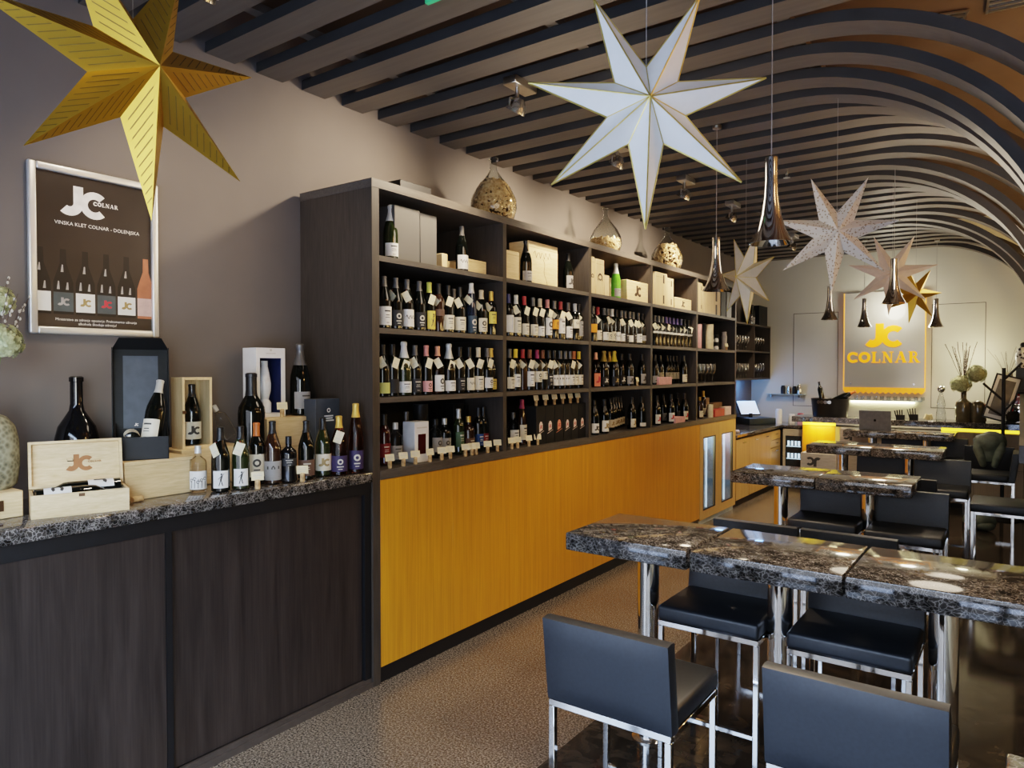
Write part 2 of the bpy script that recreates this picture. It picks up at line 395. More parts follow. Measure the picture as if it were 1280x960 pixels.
for ya, yb in ((7.54, 8.135), (8.14, 8.742)):
    d = MB(); g0, g1, h0, h1 = ya+.10, yb-.10, .16, .985
    d.box(XF-.028, XF, ya, g0, .062, ZT-.055); d.box(XF-.028, XF, g1, yb, .062, ZT-.055)
    d.box(XF-.028, XF, g0, g1, .062, h0); d.box(XF-.028, XF, g0, g1, h1, ZT-.055)
    dr = loc(d, 'door', OAK, fc, O3)
    loc(MB().box(XF-.014, XF-.010, g0, g1, h0, h1), 'glass_pane', PANEG, dr, (0, 0, 0)) if False else MB().box(XF-.014-O3[0], XF-.010-O3[0], g0-O3[1], g1-O3[1], h0, h1).build('glass_pane', PANEG, dr)
    gk = MB(); e = .012
    for bx in ((g0, g0+e, h0, h1), (g1-e, g1, h0, h1), (g0, g1, h0, h0+e), (g0, g1, h1-e, h1)): gk.box(XF-.006-O3[0], XF+.001-O3[0], bx[0]-O3[1], bx[1]-O3[1], bx[2], bx[3])
    gk.build('seal', BLACK, dr)
    loc(MB().box(XF-.10, XF-.085, yb-.15, yb-.135, .14, 1.06).box(XF-.10, XF-.085, ya+.135, ya+.15, .14, 1.06), 'light_strip', COOL, fc, O3)
    for z in (.36, .58, .80): loc(MB().box(XBK+.03, XF-.12, ya+.03, yb-.03, z, z+.008), 'rack_shelf', FRW, fc, O3)

# ------------------------------------------------------------------ left counter
ct = thing('sliding_door_counter', 'dark wood counter with two sliding doors and granite top', 'counter', (-3.18, 1.0, 0)); O4 = (-3.18, 1.0, 0)
loc(MB().box(XW+.002, XF-.06, -.6, 2.68, .055, ZT-.056), 'carcass', BLACKP, ct, O4)
loc(MB().box(XW+.002, XF-.012, -.6, 2.68, ZT-.118, ZT-.056).box(XF-.06, XF-.015, 2.635, 2.68, .05, ZT-.118), 'door_frame', BLACKP, ct, O4)
loc(MB().box(XW+.002, XF-.002, -.6, 2.68, 0, .03).box(XF-.03, XF-.012, -.6, 2.68, .03, .05), 'bottom_track', TRACK, ct, O4)
loc(MB().rbox(XF-.055, XF-.035, 1.56, 2.632, .05, ZT-.118, .002, 1), 'sliding_door', DOORW, ct, O4)
loc(MB().rbox(XF-.035, XF-.016, .46, 1.535, .05, ZT-.118, .002, 1), 'sliding_door', DOORW, ct, O4)
loc(MB().box(XF-.055, XF-.014, 1.535, 1.562, .05, ZT-.118), 'door_edge_profile', BLACKP, ct, O4)
loc(MB().rbox(XF-.055, XF-.035, -.6, .455, .05, ZT-.118, .002, 1), 'sliding_door', DOORW, ct, O4)
tag(MB().rbox(XW+.003, XF+.006, -.6, 2.679, ZT-.055, ZT, .006, 2).build('counter_top', GRANITE), 'dark granite worktop on the sliding door counter by the left wall', 'worktop')

# ------------------------------------------------------------------ bottles
PROF = {
 'bordeaux': (.0375, .30, [(0, .004), (.030, .002), (.0375, .006), (.0375, .186), (.0355, .203), (.024, .224), (.0165, .236), (.0146, .252), (.0146, .288), (.0158, .289), (.0158, .298), (.012, .30), (0, .30)], .236),
 'burgundy': (.041, .298, [(0, .004), (.033, .002), (.041, .006), (.041, .150), (.0385, .175), (.0285, .210), (.0205, .232), (.0152, .255), (.0146, .286), (.0158, .287), (.0158, .296), (.012, .298), (0, .298)], .238),
 'champagne': (.044, .318, [(0, .004), (.035, .002), (.044, .008), (.044, .148), (.0415, .178), (.032, .216), (.0225, .246), (.0165, .275), (.0158, .292), (.0185, .297), (.0185, .312), (.013, .318), (0, .318)], .222),
 'slim': (.0365, .335, [(0, .004), (.030, .002), (.0365, .006), (.0365, .150), (.0345, .188), (.027, .235), (.0195, .275), (.0150, .300), (.0146, .325), (.0156, .326), (.0156, .333), (0, .335)], .268),
 'spirit': (.042, .245, [(0, .004), (.036, .002), (.042, .008), (.042, .150), (.039, .168), (.024, .182), (.0155, .190), (.0150, .222), (0, .223)], .2),
}
GLS = {
 'dark': mat('dark_bottle_glass', (.003, .004, .003), .05, spec=.5, coat=.2),
 'black': mat('black_bottle', (.004, .004, .005), .09, spec=.6),
 'green': mat('green_bottle_glass', (.016, .024, .008), .04, coat=.6),
 'bright green': mat('bright_green_bottle_glass', (.10, .36, .03), .05, coat=.6),
 'rose': thin_glass('rose_bottle_glass', (.60, .34, .24), .7, .02),
 'brown': mat('brown_bottle_glass', (.028, .012, .006), .05, coat=.6),
 'clear': GLASS, 'blue': mat('blue_bottle_glass', (.010, .016, .032), .05, coat=.6),
 'red': mat('red_bottle_glass', (.040, .005, .005), .05, coat=.6)}
CAPS = {}
def capm(n):
    c = {'grey': (.13, .125, .12), 'black': (.012, .012, .013), 'yellow': (.72, .50, .04), 'lime': (.58, .58, .10), 'red': (.42, .03, .035), 'white': (.74, .72, .66), 'cream': (.66, .54, .36), 'gold': (.66, .43, .10), 'pink': (.66, .25, .22), 'rosegold': (.74, .34, .22), 'silver': (.62, .62, .58), 'orange': (.56, .16, .04), 'magenta': (.32, .03, .11), 'navy': (.03, .035, .12), 'purple': (.10, .07, .22), 'darkgold': (.42, .29, .06), 'brown': (.20, .07, .03)}[n]
    return mat('capsule_'+n, c, .33, .35 if n in ('gold', 'silver', 'rosegold', 'darkgold', 'grey') else 0, var=.05)
def labm(n):
    c = {'white': (.78, .77, .73), 'cream': (.72, .66, .52), 'black': (.018, .018, .02), 'yellow': (.74, .60, .12), 'pink': (.72, .34, .33), 'blue': (.03, .055, .085), 'gold': (.48, .34, .07), 'orange': (.78, .30, .03), 'grey': (.30, .29, .28), 'brown': (.12, .07, .05), 'lime': (.52, .52, .16), 'green': (.06, .11, .06), 'red': (.20, .012, .012), 'royal blue': (.015, .06, .20), 'coral': (.75, .22, .12), 'purple': (.035, .025, .075)}[n]
    return mat('label_'+n, c, .6, var=.04)
INK = mat('label_ink', (.05, .045, .04), .6); INKL = mat('label_ink_light', (.62, .58, .5), .6); INKG = mat('label_ink_gold', (.34, .24, .10), .5); INKR = mat('label_ink_red', (.55, .05, .06), .6); INKB = mat('label_ink_blue', (.02, .08, .42), .6)
TAGM = mat('price_tag_paper', (.80, .72, .50), .65, var=.05); STRM = mat('red_string', (.45, .02, .02), .7)
_mesh = {}
def wrap(mb, polys, R, cs, cz, s, m, off0):
    for i_, p in enumerate(polys):
        off = off0+i_*1.5e-5
        mb.add([((R+off)*math.cos((cs+x*s)/R), (R+off)*math.sin((cs+x*s)/R), cz+y*s) for x, y in p], [tuple(range(len(p)))], m)
def label_mesh(kind, col, style, z0, z1, half):
    key = ('label', kind, col, style, z0, z1, half)
    if key in _mesh: return _mesh[key]
    R = PROF[kind][0]; mb = MB(); n = 14
    def band(a0, a1, za, zb, m, off, n=n):
        for k in range(n):
            t0 = a0+(a1-a0)*k/n; t1 = a0+(a1-a0)*(k+1)/n
            mb.add([((R+off)*math.cos(t), (R+off)*math.sin(t), z) for t, z in ((t0, za), (t1, za), (t1, zb), (t0, zb))], [(0, 1, 2, 3)], m, True)
    band(-half, half, z0, z1, 0, .0007); h = z1-z0; zc = (z0+z1)/2
    dark = col in ('black', 'blue', 'brown', 'green', 'red', 'purple', 'royal blue')
    m2 = INKL if dark else INK
    if style == 'lines':
        band(-.45, .45, z0+h*.72, z0+h*.80, 1, .0012, 4); band(-.3, .3, z0+h*.52, z0+h*.56, 1, .0012, 3); band(-.35, .35, z0+h*.40, z0+h*.43, 1, .0012, 3); band(-.2, .2, z0+h*.12, z0+h*.15, 1, .0012, 3)
    elif style == 'emblem':
        wrap(mb, arc(0, 0, .25, .5, 0, 360, 12), R, 0, z0+h*.62, h*.36, 1, .0013); band(-.4, .4, z0+h*.28, z0+h*.34, 1, .0012, 4); band(-.25, .25, z0+h*.14, z0+h*.18, 1, .0012, 3)
    elif style in ('jc', 'jcred', 'jcgold'):
        wrap(mb, JC, R, 0, zc, h*.46, 1, .0013); m2 = INKR if style == 'jcred' else (INKG if style == 'jcgold' else m2)
    elif style == 'diamond':
        wrap(mb, [[(0, -.5), (.42, 0), (0, .5), (-.42, 0)]], R, 0, zc, h*.8, 1, .0013); m2 = INKB
    elif style == 'figure':      # little dancing figure
        wrap(mb, arc(.05, .38, 0, .07, 0, 360, 8)+[sheared(.0, -.05, .08, .3, .12), sheared(-.12, -.45, 0, -.02, .06), sheared(.12, -.45, .02, -.02, .06), sheared(-.16, .02, .04, .25, .05), sheared(.22, .42, .08, .26, .05)], R, 0, zc, h*.8, 1, .0013)
    elif style == 'chateau':
        wrap(mb, [rect(-.5, .5, -.05, .1), rect(-.4, -.3, .1, .3), rect(.3, .4, .1, .3), rect(-.12, .12, .1, .2), [(-.12, .2), (.12, .2), (0, .36)], rect(-.5, .5, -.3, -.27), rect(-.35, .35, -.4, -.37)], R, 0, zc, h*.8, 1, .0013)
    elif style == 'script':
        pts = [(-.42+.07*k, .16*math.sin(k*1.7)+.1) for k in range(13)]
        wrap(mb, [sheared(a[0], a[1]-.03, b[0], b[1]-.03, .05) if abs(a[1]-b[1]) > .02 else rect(a[0], b[0], a[1]-.03, a[1]) for a, b in zip(pts, pts[1:])]+[rect(-.3, .3, -.25, -.21)], R, 0, zc, h*.8, 1, .0013)
    elif style == 'vines':
        q = []
        for k in range(5): q += arc(-.42+.21*k, .12*math.sin(k*2.1), .07, .11, 0, 300, 8); q.append(sheared(-.42+.21*k, -.5, -.4+.21*k, .1*math.sin(k), .035))
        wrap(mb, q, R, 0, zc, h*.85, 1, .0013)
    me = mb.build('label', [labm(col), m2], mesh_only=True); _mesh[key] = me; return me
def body_mesh(kind, glass):
    key = ('body', kind, glass)
    if key not in _mesh: _mesh[key] = MB().lathe(PROF[kind][2], 20).build('bottle_body', GLS[glass], mesh_only=True)
    return _mesh[key]
def cap_mesh(kind, cap):
    key = ('cap', kind, cap)
    if key not in _mesh:
        R, Hh, pr, zc = PROF[kind]
        def rad(z):
            for (ra, za), (rb, zb) in zip(pr, pr[1:]):
                if za <= z <= zb and zb > za: return ra+(rb-ra)*(z-za)/(zb-za)
            return pr[-2][0]
        if kind == 'spirit': p = [(.0165, .205), (.0165, .243), (.014, .245), (0, .245)]
        else:
            zs = [zc]+[z for r, z in pr if z > zc and r > .013]
            p = [(rad(z)+.0009, z) for z in zs]+[(.012, Hh+.001), (0, Hh+.001)]
        _mesh[key] = MB().lathe(p, 16).build('capsule', capm(cap), mesh_only=True)
    return _mesh[key]
def tag_mesh(kind, v):
    key = ('tag', kind, v)
    if key not in _mesh:
        zc = PROF[kind][3]-.012; mb = MB(); a = (-.75, -.2, -1.2)[v]; tilt = (.5, -.35, .85)[v]
        d = Vector((math.cos(a), math.sin(a), 0)); t = Vector((-math.sin(a), math.cos(a), 0)); r = .040
        c = d*r+Vector((0, 0, zc-.032)); ux = t*math.cos(tilt)+Vector((0, 0, 1))*math.sin(tilt); uz = -t*math.sin(tilt)+Vector((0, 0, 1))*math.cos(tilt)
        ux = ux*.020; uy = uz*.030
        n = d*.0006
        vs = [c+ux*sx+uy*sy+n*sn+d*(-.004*(sy > 0)) for sn in (-1, 1) for sx, sy in ((-1, -1), (1, -1), (1, 1), (-1, 1))]
        mb.add(vs, [(3, 2, 1, 0), (4, 5, 6, 7), (0, 1, 5, 4), (1, 2, 6, 5), (2, 3, 7, 6), (3, 0, 4, 7)], 0)
        for q in (.35, .05, -.3): mb.add([c+ux*sx+uy*sy+d*.0012-d*.004*(sy > 0) for sx, sy in ((-.6, q), (.6, q), (.6, q+.08), (-.6, q+.08))], [(0, 1, 2, 3)], 2)
        rn = .0195; ring = [Vector((rn*math.cos(k*PI/5), rn*math.sin(k*PI/5), zc+.006)) for k in range(11)]
        mb.tube(ring, .0008, 4, 1); mb.tube([d*rn+Vector((0, 0, zc+.006)), c+uy*.9-d*.002], .0008, 4, 1)
        _mesh[key] = mb.build('price_tag', [TAGM, STRM, INKL], mesh_only=True)
    return _mesh[key]
GN = {'dark': 'dark', 'black': 'black', 'green': 'green', 'bright green': 'bright green', 'rose': 'rosé', 'brown': 'brown', 'clear': 'clear', 'blue': 'blue', 'red': 'red'}
def bottle(kind, loc, glass, cap, lab=None, tg=None, label='', group=None, rz=0, scale=1, cat='bottle', name='wine_bottle'):
    r = thing(name, label, cat, loc, rz, group, scale)
    link('bottle_body', body_mesh(kind, glass), r)
    if cap: link('capsule', cap_mesh(kind, cap), r)
    if lab:
        col, style = lab[0], lab[1]; z0, z1 = (lab[2], lab[3]) if len(lab) > 3 else (.03, .11)
        half = lab[4] if len(lab) > 4 else 1.25
        link('label', label_mesh(kind, col, style, z0, z1, half), r)
    if tg is not None: link('price_tag', tag_mesh(kind, tg), r)
    return r
K = {'b': 'bordeaux', 'g': 'burgundy', 'c': 'champagne', 's': 'slim', 'p': 'spirit'}
ROWN = ['top', 'second', 'third', 'bottom']
def shelf_row(bay, row, items, dx=-.072):
    """items: (pixel column, kind, glass, cap, label spec, tag)"""
    z = ROWZ[row]+.0005
    for n, it in enumerate(sorted(items, key=lambda q: q[0])):
        u, k, gl, cp, lb, tg = it[:6]; back = it[6] if len(it) > 6 else 0
        x = XF+dx-back; y = on(0, x, u, 460).y; kd = K[k]; rad = PROF[kd][0]
        lo = 2.735 if bay == 0 else BAY[bay]+.02; hi = 8.70 if bay == 4 else BAY[bay+1]-.02
        y = min(max(y, lo+rad+.004), hi-rad-.004)
        lt = (lb[0]+' label, ') if lb else 'no label, '
        bottle(kd, (x, y, z), gl, cp, lb, tg, '%s bottle, %s%s cap, %s from left on %s shelf of %s bay' % (GN[gl], lt, {'rosegold': 'copper-pink', 'darkgold': 'gold'}.get(cp, cp), ORD[n], ROWN[row], ORD[bay]),
               'bottles in the wine shelving', rz=random.uniform(-.35, .05))
def px(off, sc, xs): return [off+x/sc for x in xs]

L = lambda c, s='lines', *a: (c, s)+a
# bay 1, second shelf
q = px(460, 6.856, [140, 240, 335, 440, 525, 605, 685, 785, 885, 970, 1070, 735])
shelf_row(0, 1, [(q[0], 'g', 'dark', 'grey', L('white', 'lines', .02, .125), None), (q[1], 'g', 'dark', 'grey', L('black', 'emblem', .02, .11), 2), (q[2], 'g', 'dark', 'grey', L('white', 'script', .02, .12), 0), (q[3], 'g', 'dark', 'grey', L('black', 'emblem', .02, .11), None),
 (q[4], 'b', 'dark', 'lime', L('yellow', 'figure', .015, .125, .95), 1), (q[5], 'b', 'brown', 'black', L('brown', 'plain', .10, .14), 2), (q[6], 'g', 'dark', 'black', L('cream', 'lines', .02, .11), 1), (q[7], 'g', 'dark', 'black', L('cream', 'lines', .02, .105), 0),
 (q[8], 's', 'blue', 'white', L('blue', 'emblem', .01, .12), 2), (q[9], 'g', 'dark', 'cream', L('cream', 'emblem', .02, .11, .95), 2), (q[10], 'b', 'dark', 'gold', L('yellow', 'lines', .08, .16, .95), 2), (q[11], 'b', 'dark', 'grey', None, None, .11)])
q = px(460, 6.737, [122, 205, 302, 395, 490, 585, 680, 770, 850, 928, 1002, 1066])
shelf_row(0, 2, [(q[0], 'g', 'dark', 'black', L('lime', 'plain', .02, .08), 0), (q[1], 'b', 'dark', 'black', L('black', 'plain', .02, .10), 1), (q[2], 'c', 'green', 'white', L('white', 'lines', .02, .085), 1), (q[3], 'g', 'dark', 'grey', L('black', 'lines', .02, .10), 0),
 (q[4], 'b', 'dark', 'pink', L('pink', 'emblem', .02, .085), 1), (q[5], 'g', 'rose', 'rosegold', L('white', 'emblem', .02, .12), 0), (q[6], 'c', 'dark', 'silver', L('white', 'lines', .02, .085), 1), (q[7], 'b', 'dark', 'black', L('black', 'lines', .02, .10), 0),
 (q[8], 'b', 'dark', 'black', L('cream', 'script', .02, .10), 0), (q[9], 'b', 'dark', 'cream', L('cream', 'lines', .02, .11), 1), (q[10], 'g', 'dark', 'grey', L('white', 'emblem', .03, .10), 1), (q[11], 'g', 'dark', 'gold', L('gold', 'lines', .02, .09), 2)])
q = px(460, 6.856, [135, 232, 325, 575, 655, 775, 860, 945, 1038])
shelf_row(0, 3, [(q[0], 'b', 'red', 'black', L('red', 'lines', .05, .13), None), (q[1], 'p', 'clear', 'silver', L('grey', 'lines', .03, .11), None), (q[2], 'b', 'black', 'grey', None, None, .06), (q[3], 'p', 'clear', 'black', L('grey', 'emblem', .04, .13), None), (q[4], 'p', 'dark', 'silver', L('grey', 'emblem', .04, .12), None),
 (q[5], 'b', 'green', 'silver', L('green', 'lines', .05, .15), None), (q[6], 'p', 'brown', 'gold', L('brown', 'lines', .03, .10), None), (q[7], 'b', 'dark', 'black', L('royal blue', 'lines', .04, .12), None), (q[8], 'b', 'dark', 'black', L('red', 'lines', .04, .12), None)], -.14)
# bay 1, top shelf
q = px(460, 6.856, [200, 805])
shelf_row(0, 0, [(q[0], 'c', 'green', 'white', L('white', 'lines', .02, .095), None), (q[1], 'g', 'dark', 'grey', L('white', 'script', .02, .11), None)], -.09)
# bay 2
q = px(620, 6.4, [240, 575])
shelf_row(1, 0, [(q[0], 'c', 'dark', 'black', L('grey', 'lines', .02, .09), None), (q[1], 'g', 'dark', 'black', L('grey', 'jc', .02, .12), None)], -.09)
q = px(620, 6.4, [100, 160, 225, 295, 350, 410, 465, 515, 575, 630, 682])
shelf_row(1, 1, [(q[0], 'b', 'dark', 'navy', L('white', 'diamond', .03, .15), None), (q[1], 'b', 'dark', 'white', L('cream', 'lines', .03, .14), 0), (q[2], 'b', 'dark', 'red', L('cream', 'lines', .02, .10), 1), (q[3], 'b', 'dark', 'grey', L('cream', 'lines', .02, .10), 1), (q[4], 'b', 'dark', 'cream', L('white', 'lines', .02, .09), 1), (q[5], 'b', 'dark', 'pink', L('white', 'emblem', .03, .16), 1),
 (q[6], 'b', 'dark', 'grey', L('orange', 'emblem', .08, .15), 2), (q[7], 'b', 'dark', 'red', L('white', 'lines', .05, .17), 1), (q[8], 'b', 'dark', 'grey', L('white', 'lines', .02, .11), 0), (q[9], 'b', 'dark', 'white', L('cream', 'script', .10, .17), None), (q[10], 'b', 'dark', 'black', L('grey', 'lines', .04, .16), 2)])
q = px(620, 6.4, [106, 155, 213, 268, 328, 372, 420, 462, 512, 552, 592, 622, 662])
shelf_row(1, 2, [(q[0], 'b', 'dark', 'grey', L('cream', 'lines', .02, .10), 1), (q[1], 'b', 'dark', 'yellow', L('white', 'lines', .03, .12), 2), (q[2], 'b', 'brown', 'red', None, 2, .02), (q[3], 'b', 'dark', 'brown', L('white', 'lines', .03, .14), 1), (q[4], 'b', 'dark', 'magenta', L('cream', 'emblem', .06, .14), 2), (q[5], 'b', 'dark', 'brown', L('cream', 'lines', .08, .14), 2),
 (q[6], 'b', 'dark', 'black', L('black', 'lines', .03, .12), 1), (q[7], 'b', 'dark', 'black', L('white', 'chateau', .03, .11), 0), (q[8], 'b', 'dark', 'grey', L('white', 'chateau', .03, .11), 2), (q[9], 'b', 'dark', 'grey', L('white', 'chateau', .03, .11), None), (q[10], 'b', 'dark', 'grey', L('white', 'lines', .03, .11), 1), (q[11], 'b', 'dark', 'orange', L('cream', 'lines', .03, .11), None), (q[12], 'b', 'dark', 'yellow', L('cream', 'lines', .03, .11), 2)])
q = px(620, 6.4, [138, 207, 268])
shelf_row(1, 3, [(q[0], 'p', 'clear', 'grey', L('white', 'lines', .03, .12), None), (q[1], 's', 'brown', 'magenta', L('cream', 'lines', .04, .15), None), (q[2], 'p', 'clear', 'silver', L('white', 'figure', .02, .11), None)], -.13)
# bay 3
shelf_row(2, 0, [(620+957/6.4, 'c', 'bright green', 'silver', L('grey', 'lines', .02, .09), None)], -.08)
q = px(620, 6.4, [774, 812, 862, 892, 926, 962, 1000, 1030, 1066, 1094, 1136, 1182])
shelf_row(2, 1, [(q[0], 'b', 'dark', 'grey', L('orange', 'plain', .08, .15), None), (q[1], 'b', 'dark', 'red', L('cream', 'lines', .02, .10), 2), (q[2], 'g', 'dark', 'grey', L('white', 'lines', .02, .09), None), (q[3], 'g', 'dark', 'grey', L('cream', 'emblem', .02, .09), 0), (q[4], 'b', 'dark', 'white', L('cream', 'emblem', .02, .10), 2), (q[5], 'b', 'dark', 'black', L('white', 'script', .02, .10), None),
 (q[6], 'b', 'dark', 'grey', L('white', 'lines', .02, .09), 0), (q[7], 'b', 'dark', 'grey', L('black', 'lines', .02, .09), None), (q[8], 'b', 'dark', 'grey', L('white', 'plain', .02, .08), 0), (q[9], 'b', 'dark', 'grey', L('black', 'lines', .02, .10), 1), (q[10], 'b', 'dark', 'grey', L('white', 'lines', .02, .10), 0), (q[11], 'g', 'dark', 'black', L('grey', 'script', .04, .09), 2)])
q = px(620, 6.4, [798, 862, 905, 945, 1002, 1066, 1166])
shelf_row(2, 2, [(q[0], 'g', 'rose', 'rosegold', L('coral', 'jcred', .01, .12), None), (q[1], 'c', 'dark', 'darkgold', L('black', 'jc', .02, .09), None, .03), (q[2], 'c', 'dark', 'gold', L('black', 'jc', .02, .09), None, .12), (q[3], 'c', 'dark', 'yellow', L('black', 'jcgold', .02, .09), None), (q[4], 'g', 'dark', 'black', L('black', 'jc', .02, .10), None, .06), (q[5], 'g', 'dark', 'black', L('grey', 'jc', .02, .09), None), (q[6], 'g', 'dark', 'black', L('grey', 'jc', .02, .11), None)])
q = px(620, 6.4, [786, 866, 914, 938, 958, 978, 998, 1018, 1038, 1086, 1176])
shelf_row(2, 3, [(q[0], 'g', 'dark', 'black', L('white', 'jc', .02, .10), None), (q[1], 'g', 'dark', 'black', L('white', 'jcgold', .02, .115), None)]+[(q[k], 'g', 'dark', 'black', L('cream', 'jcgold', .03, .10), None, .10+.03*(k-2)) for k in range(2, 9)]+[(q[9], 'g', 'dark', 'black', L('cream', 'jcgold', .02, .10), None), (q[10], 'g', 'dark', 'black', L('white', 'plain', .015, .05), None)])
# bay 4
xs = [122, 154, 188, 220, 250, 282, 314, 346, 378, 412, 444]
shelf_row(3, 1, [(800+x/6.856, 'b', 'dark', ['grey', 'grey', 'grey', 'purple', 'purple', 'purple', 'purple', 'navy', 'black', 'black', 'black'][k], L('white' if k < 8 else 'grey', 'plain', .125, .145), [0, 2, 2, 1, 2, 2, None, 2, 2, None, 1][k]) for k, x in enumerate(xs)])
q = px(800, 4.175, [76, 104, 140, 156, 172, 188, 226])
shelf_row(3, 2, [(q[0], 'g', 'dark', 'black', L('grey', 'jc', .02, .09), None)]+[(q[k], 'g', 'dark', 'black', L('cream', 'lines', .05, .12), None, .12) for k in range(1, 6)]+[(q[6], 'g', 'dark', 'black', L('cream', 'lines', .02, .10), None)])
q = px(800, 4.175, [87, 120, 161, 195, 232])
shelf_row(3, 3, [(q[0], 'g', 'dark', 'black', L('white', 'jcred', .02, .11), None), (q[1], 'g', 'dark', 'black', L('grey', 'jc', .02, .10), None, .12), (q[2], 'g', 'dark', 'black', L('white', 'jcred', .02, .11), None), (q[3], 'g', 'dark', 'black', L('grey', 'jc', .02, .10), None, .12), (q[4], 'g', 'dark', 'black', L('cream', 'jcred', .02, .11), None)])
# bay 5
q = px(800, 4.175, [312, 331])
shelf_row(4, 3, [(q[0], 'p', 'brown', 'gold', L('cream', 'lines', .02, .09), None), (q[1], 'b', 'brown', 'gold', L('cream', 'lines', .02, .10), None, .1)])

# ------------------------------------------------------------------ price cards on corks
_card = {}
def price_card(p, label, rz=0, group='price cards on corks'):
    r = thing('price_card', label, 'price card', p, rz, group)
    if not _card:
        _card['cork'] = MB().lathe([(0, 0), (.011, 0), (.0118, .003), (.0118, .041), (.011, .044), (0, .044)], 12).build('cork', CORKM, mesh_only=True)
        mb = MB(); M = Matrix.Translation((.002, 0, .058)) @ Matrix.Rotation(-.25, 4, 'Y')
        mb.box(-.0007, .0007, -.028, .028, -.018, .022, 0, M)
        for z, w in ((.010, .018), (.002, .020), (-.008, .012)): mb.box(.0007, .0012, -w, w, z, z+.003, 1, M)
        _card['card'] = mb.build('card', [CREAM, INKL], mesh_only=True)
    link('cork', _card['cork'], r); link('card', _card['card'], r); return r
def cards(us, bay, x=XF-.03, row=3):
    for n, u in enumerate(sorted(us)):
        y = on(0, x, u, 560).y
        price_card((x, y, ROWZ[row]+.0005), 'cream price card on a cork, %s from left on %s shelf of %s bay' % (ORD[n], ROWN[row], ORD[bay]), random.uniform(-.6, .1))
cards(px(460, 6.856, [185, 302, 405, 530, 632, 705, 835, 890, 925, 1025, 1108]), 0)
cards(px(620, 6.4, [125, 172, 262, 332]), 1)
cards(px(620, 6.4, [1128]), 2, row=2)

# ------------------------------------------------------------------ boxes on the shelves
ZTOP = 2.7855
def pbox(name, label, y0, y1, z, h, depth=.2, x=XF-.03, m=None, group=None, mark=None, cat='box', bev=.003, lidline=True):
    """upright box with its front at x, between y0 and y1, standing on z"""
    if ZT-.01 < z < ZTOP-.01 and y0 < 8.7:
        for b_ in range(5):
            lo, hi = (2.735 if b_ == 0 else BAY[b_]+.02)+.003, (8.70 if b_ == 4 else BAY[b_+1]-.02)-.003
            if lo-.03 <= (y0+y1)/2 <= hi+.03: y0, y1 = max(y0, lo), min(y1, hi)
    m = m or PINE; yc = (y0+y1)/2; w = y1-y0
    r = thing(name, label, cat, (x-depth/2, yc, z+.0005), 0, group)
    MB().rbox(-depth/2, depth/2, -w/2, w/2, 0, h, bev, 1).build('box_body', m, r)
    if lidline: MB().box(depth/2-.001, depth/2+.0012, -w/2+.004, w/2-.004, h*.86, h*.862+.001).build('lid_seam', mat('seam_brown', (.25, .16, .07), .7), r)
    if mark: 
        mb = MB(); mark(mb, Vector((depth/2, 0, h/2)), w, h); mb.build('printed_mark', mat('brand_ink', (.045, .025, .012), .6), r)
    return r
def yy(u, x=XF-.03): return on(0, x, u, 450).y
UY, UZ = Vector((0, 1, 0)), Vector((0, 0, 1))
def mk_jc(mb, c, w, h): flat(mb, JC, c, UY, UZ, min(w/2.2, h/2), 0, .0006, .0002)
def mk_jctop(mb, c, w, h): flat(mb, JC, c+UZ*h*.12, UY, UZ, w/2.1, 0, .0006, .0002)
def mk_crab(mb, c, w, h):
    flat(mb, arc(0, 0, .3, .5, 20, 160, 8)+arc(0, .02, .18, .32, 200, 340, 8)+[rect(-.5, -.35, -.3, .2), rect(.35, .5, -.3, .2)], c-UZ*h*.02, UY, UZ, w*.55, 0, .0006, .0002)
def mk_two(mb, c, w, h):
    for dz in (.32, -.3): flat(mb, [rect(-.12, .12, -.3, .3)], c+UZ*h*dz+UY*w*.2, UY, UZ, w*.5, 0, .0006, .0002)
def mk_script(mb, c, w, h):
    pts = [(-.34+.045*k, .07*math.sin(k*2.2)) for k in range(15)]
    for a, b in zip(pts, pts[1:]): flat(mb, [sheared(a[0], a[1], b[0], b[1], .012)] if abs(a[1]-b[1]) > .01 else [rect(a[0], b[0], a[1]-.006, a[1]+.006)], c+UZ*h*.22, UY, UZ, w, 0, .0005, .0002)
    pts = [(-.02+.03*math.sin(k*.9)+.012*k, .1-.05*k) for k in range(11)]
    for a, b in zip(pts, pts[1:]): flat(mb, [sheared(a[0], a[1], b[0], b[1], .012)], c, UY, UZ, w, 0, .0005, .0002)
GREYP = mat('grey_gift_box', (.125, .12, .112), .42, var=.04, scale=3)
GB = px(460, 6.856, [222, 474, 632])
pbox('gift_box', 'large grey gift box behind the white-capped champagne on the top shelf', yy(497), yy(528.5)+.0, ROWZ[0], .315, .36, XF-.05, GREYP, 'grey gift boxes', lidline=False)
pbox('gift_box', 'narrower grey gift box right of the large grey box, top shelf', yy(530.5), yy(551), ROWZ[0], .31, .36, XF-.06, GREYP, 'grey gift boxes', lidline=False)
pbox('wooden_box', 'small upright pale box right of the grey gift boxes', yy(553, XF-.1), yy(560, XF-.1), ROWZ[0], .105, .12, XF-.1, PINEV, 'wooden wine boxes', lidline=False)
pbox('wooden_box', 'small low pale box behind the white-labelled bottle, top shelf', yy(561, XF-.2), yy(572, XF-.2), ROWZ[0], .085, .12, XF-.2, PINE, 'wooden wine boxes', lidline=False)
pbox('wooden_box', 'flat pale wooden box right of the white-labelled bottle, top shelf', yy(586, XF-.13), yy(608, XF-.13), ROWZ[0], .11, .25, XF-.13, PINE, 'wooden wine boxes')
pbox('wooden_box', 'plain pale box at left of the second bay, top shelf', yy(632.5), yy(649), ROWZ[0], .20, .3, XF-.03, PINE, 'wooden wine boxes')
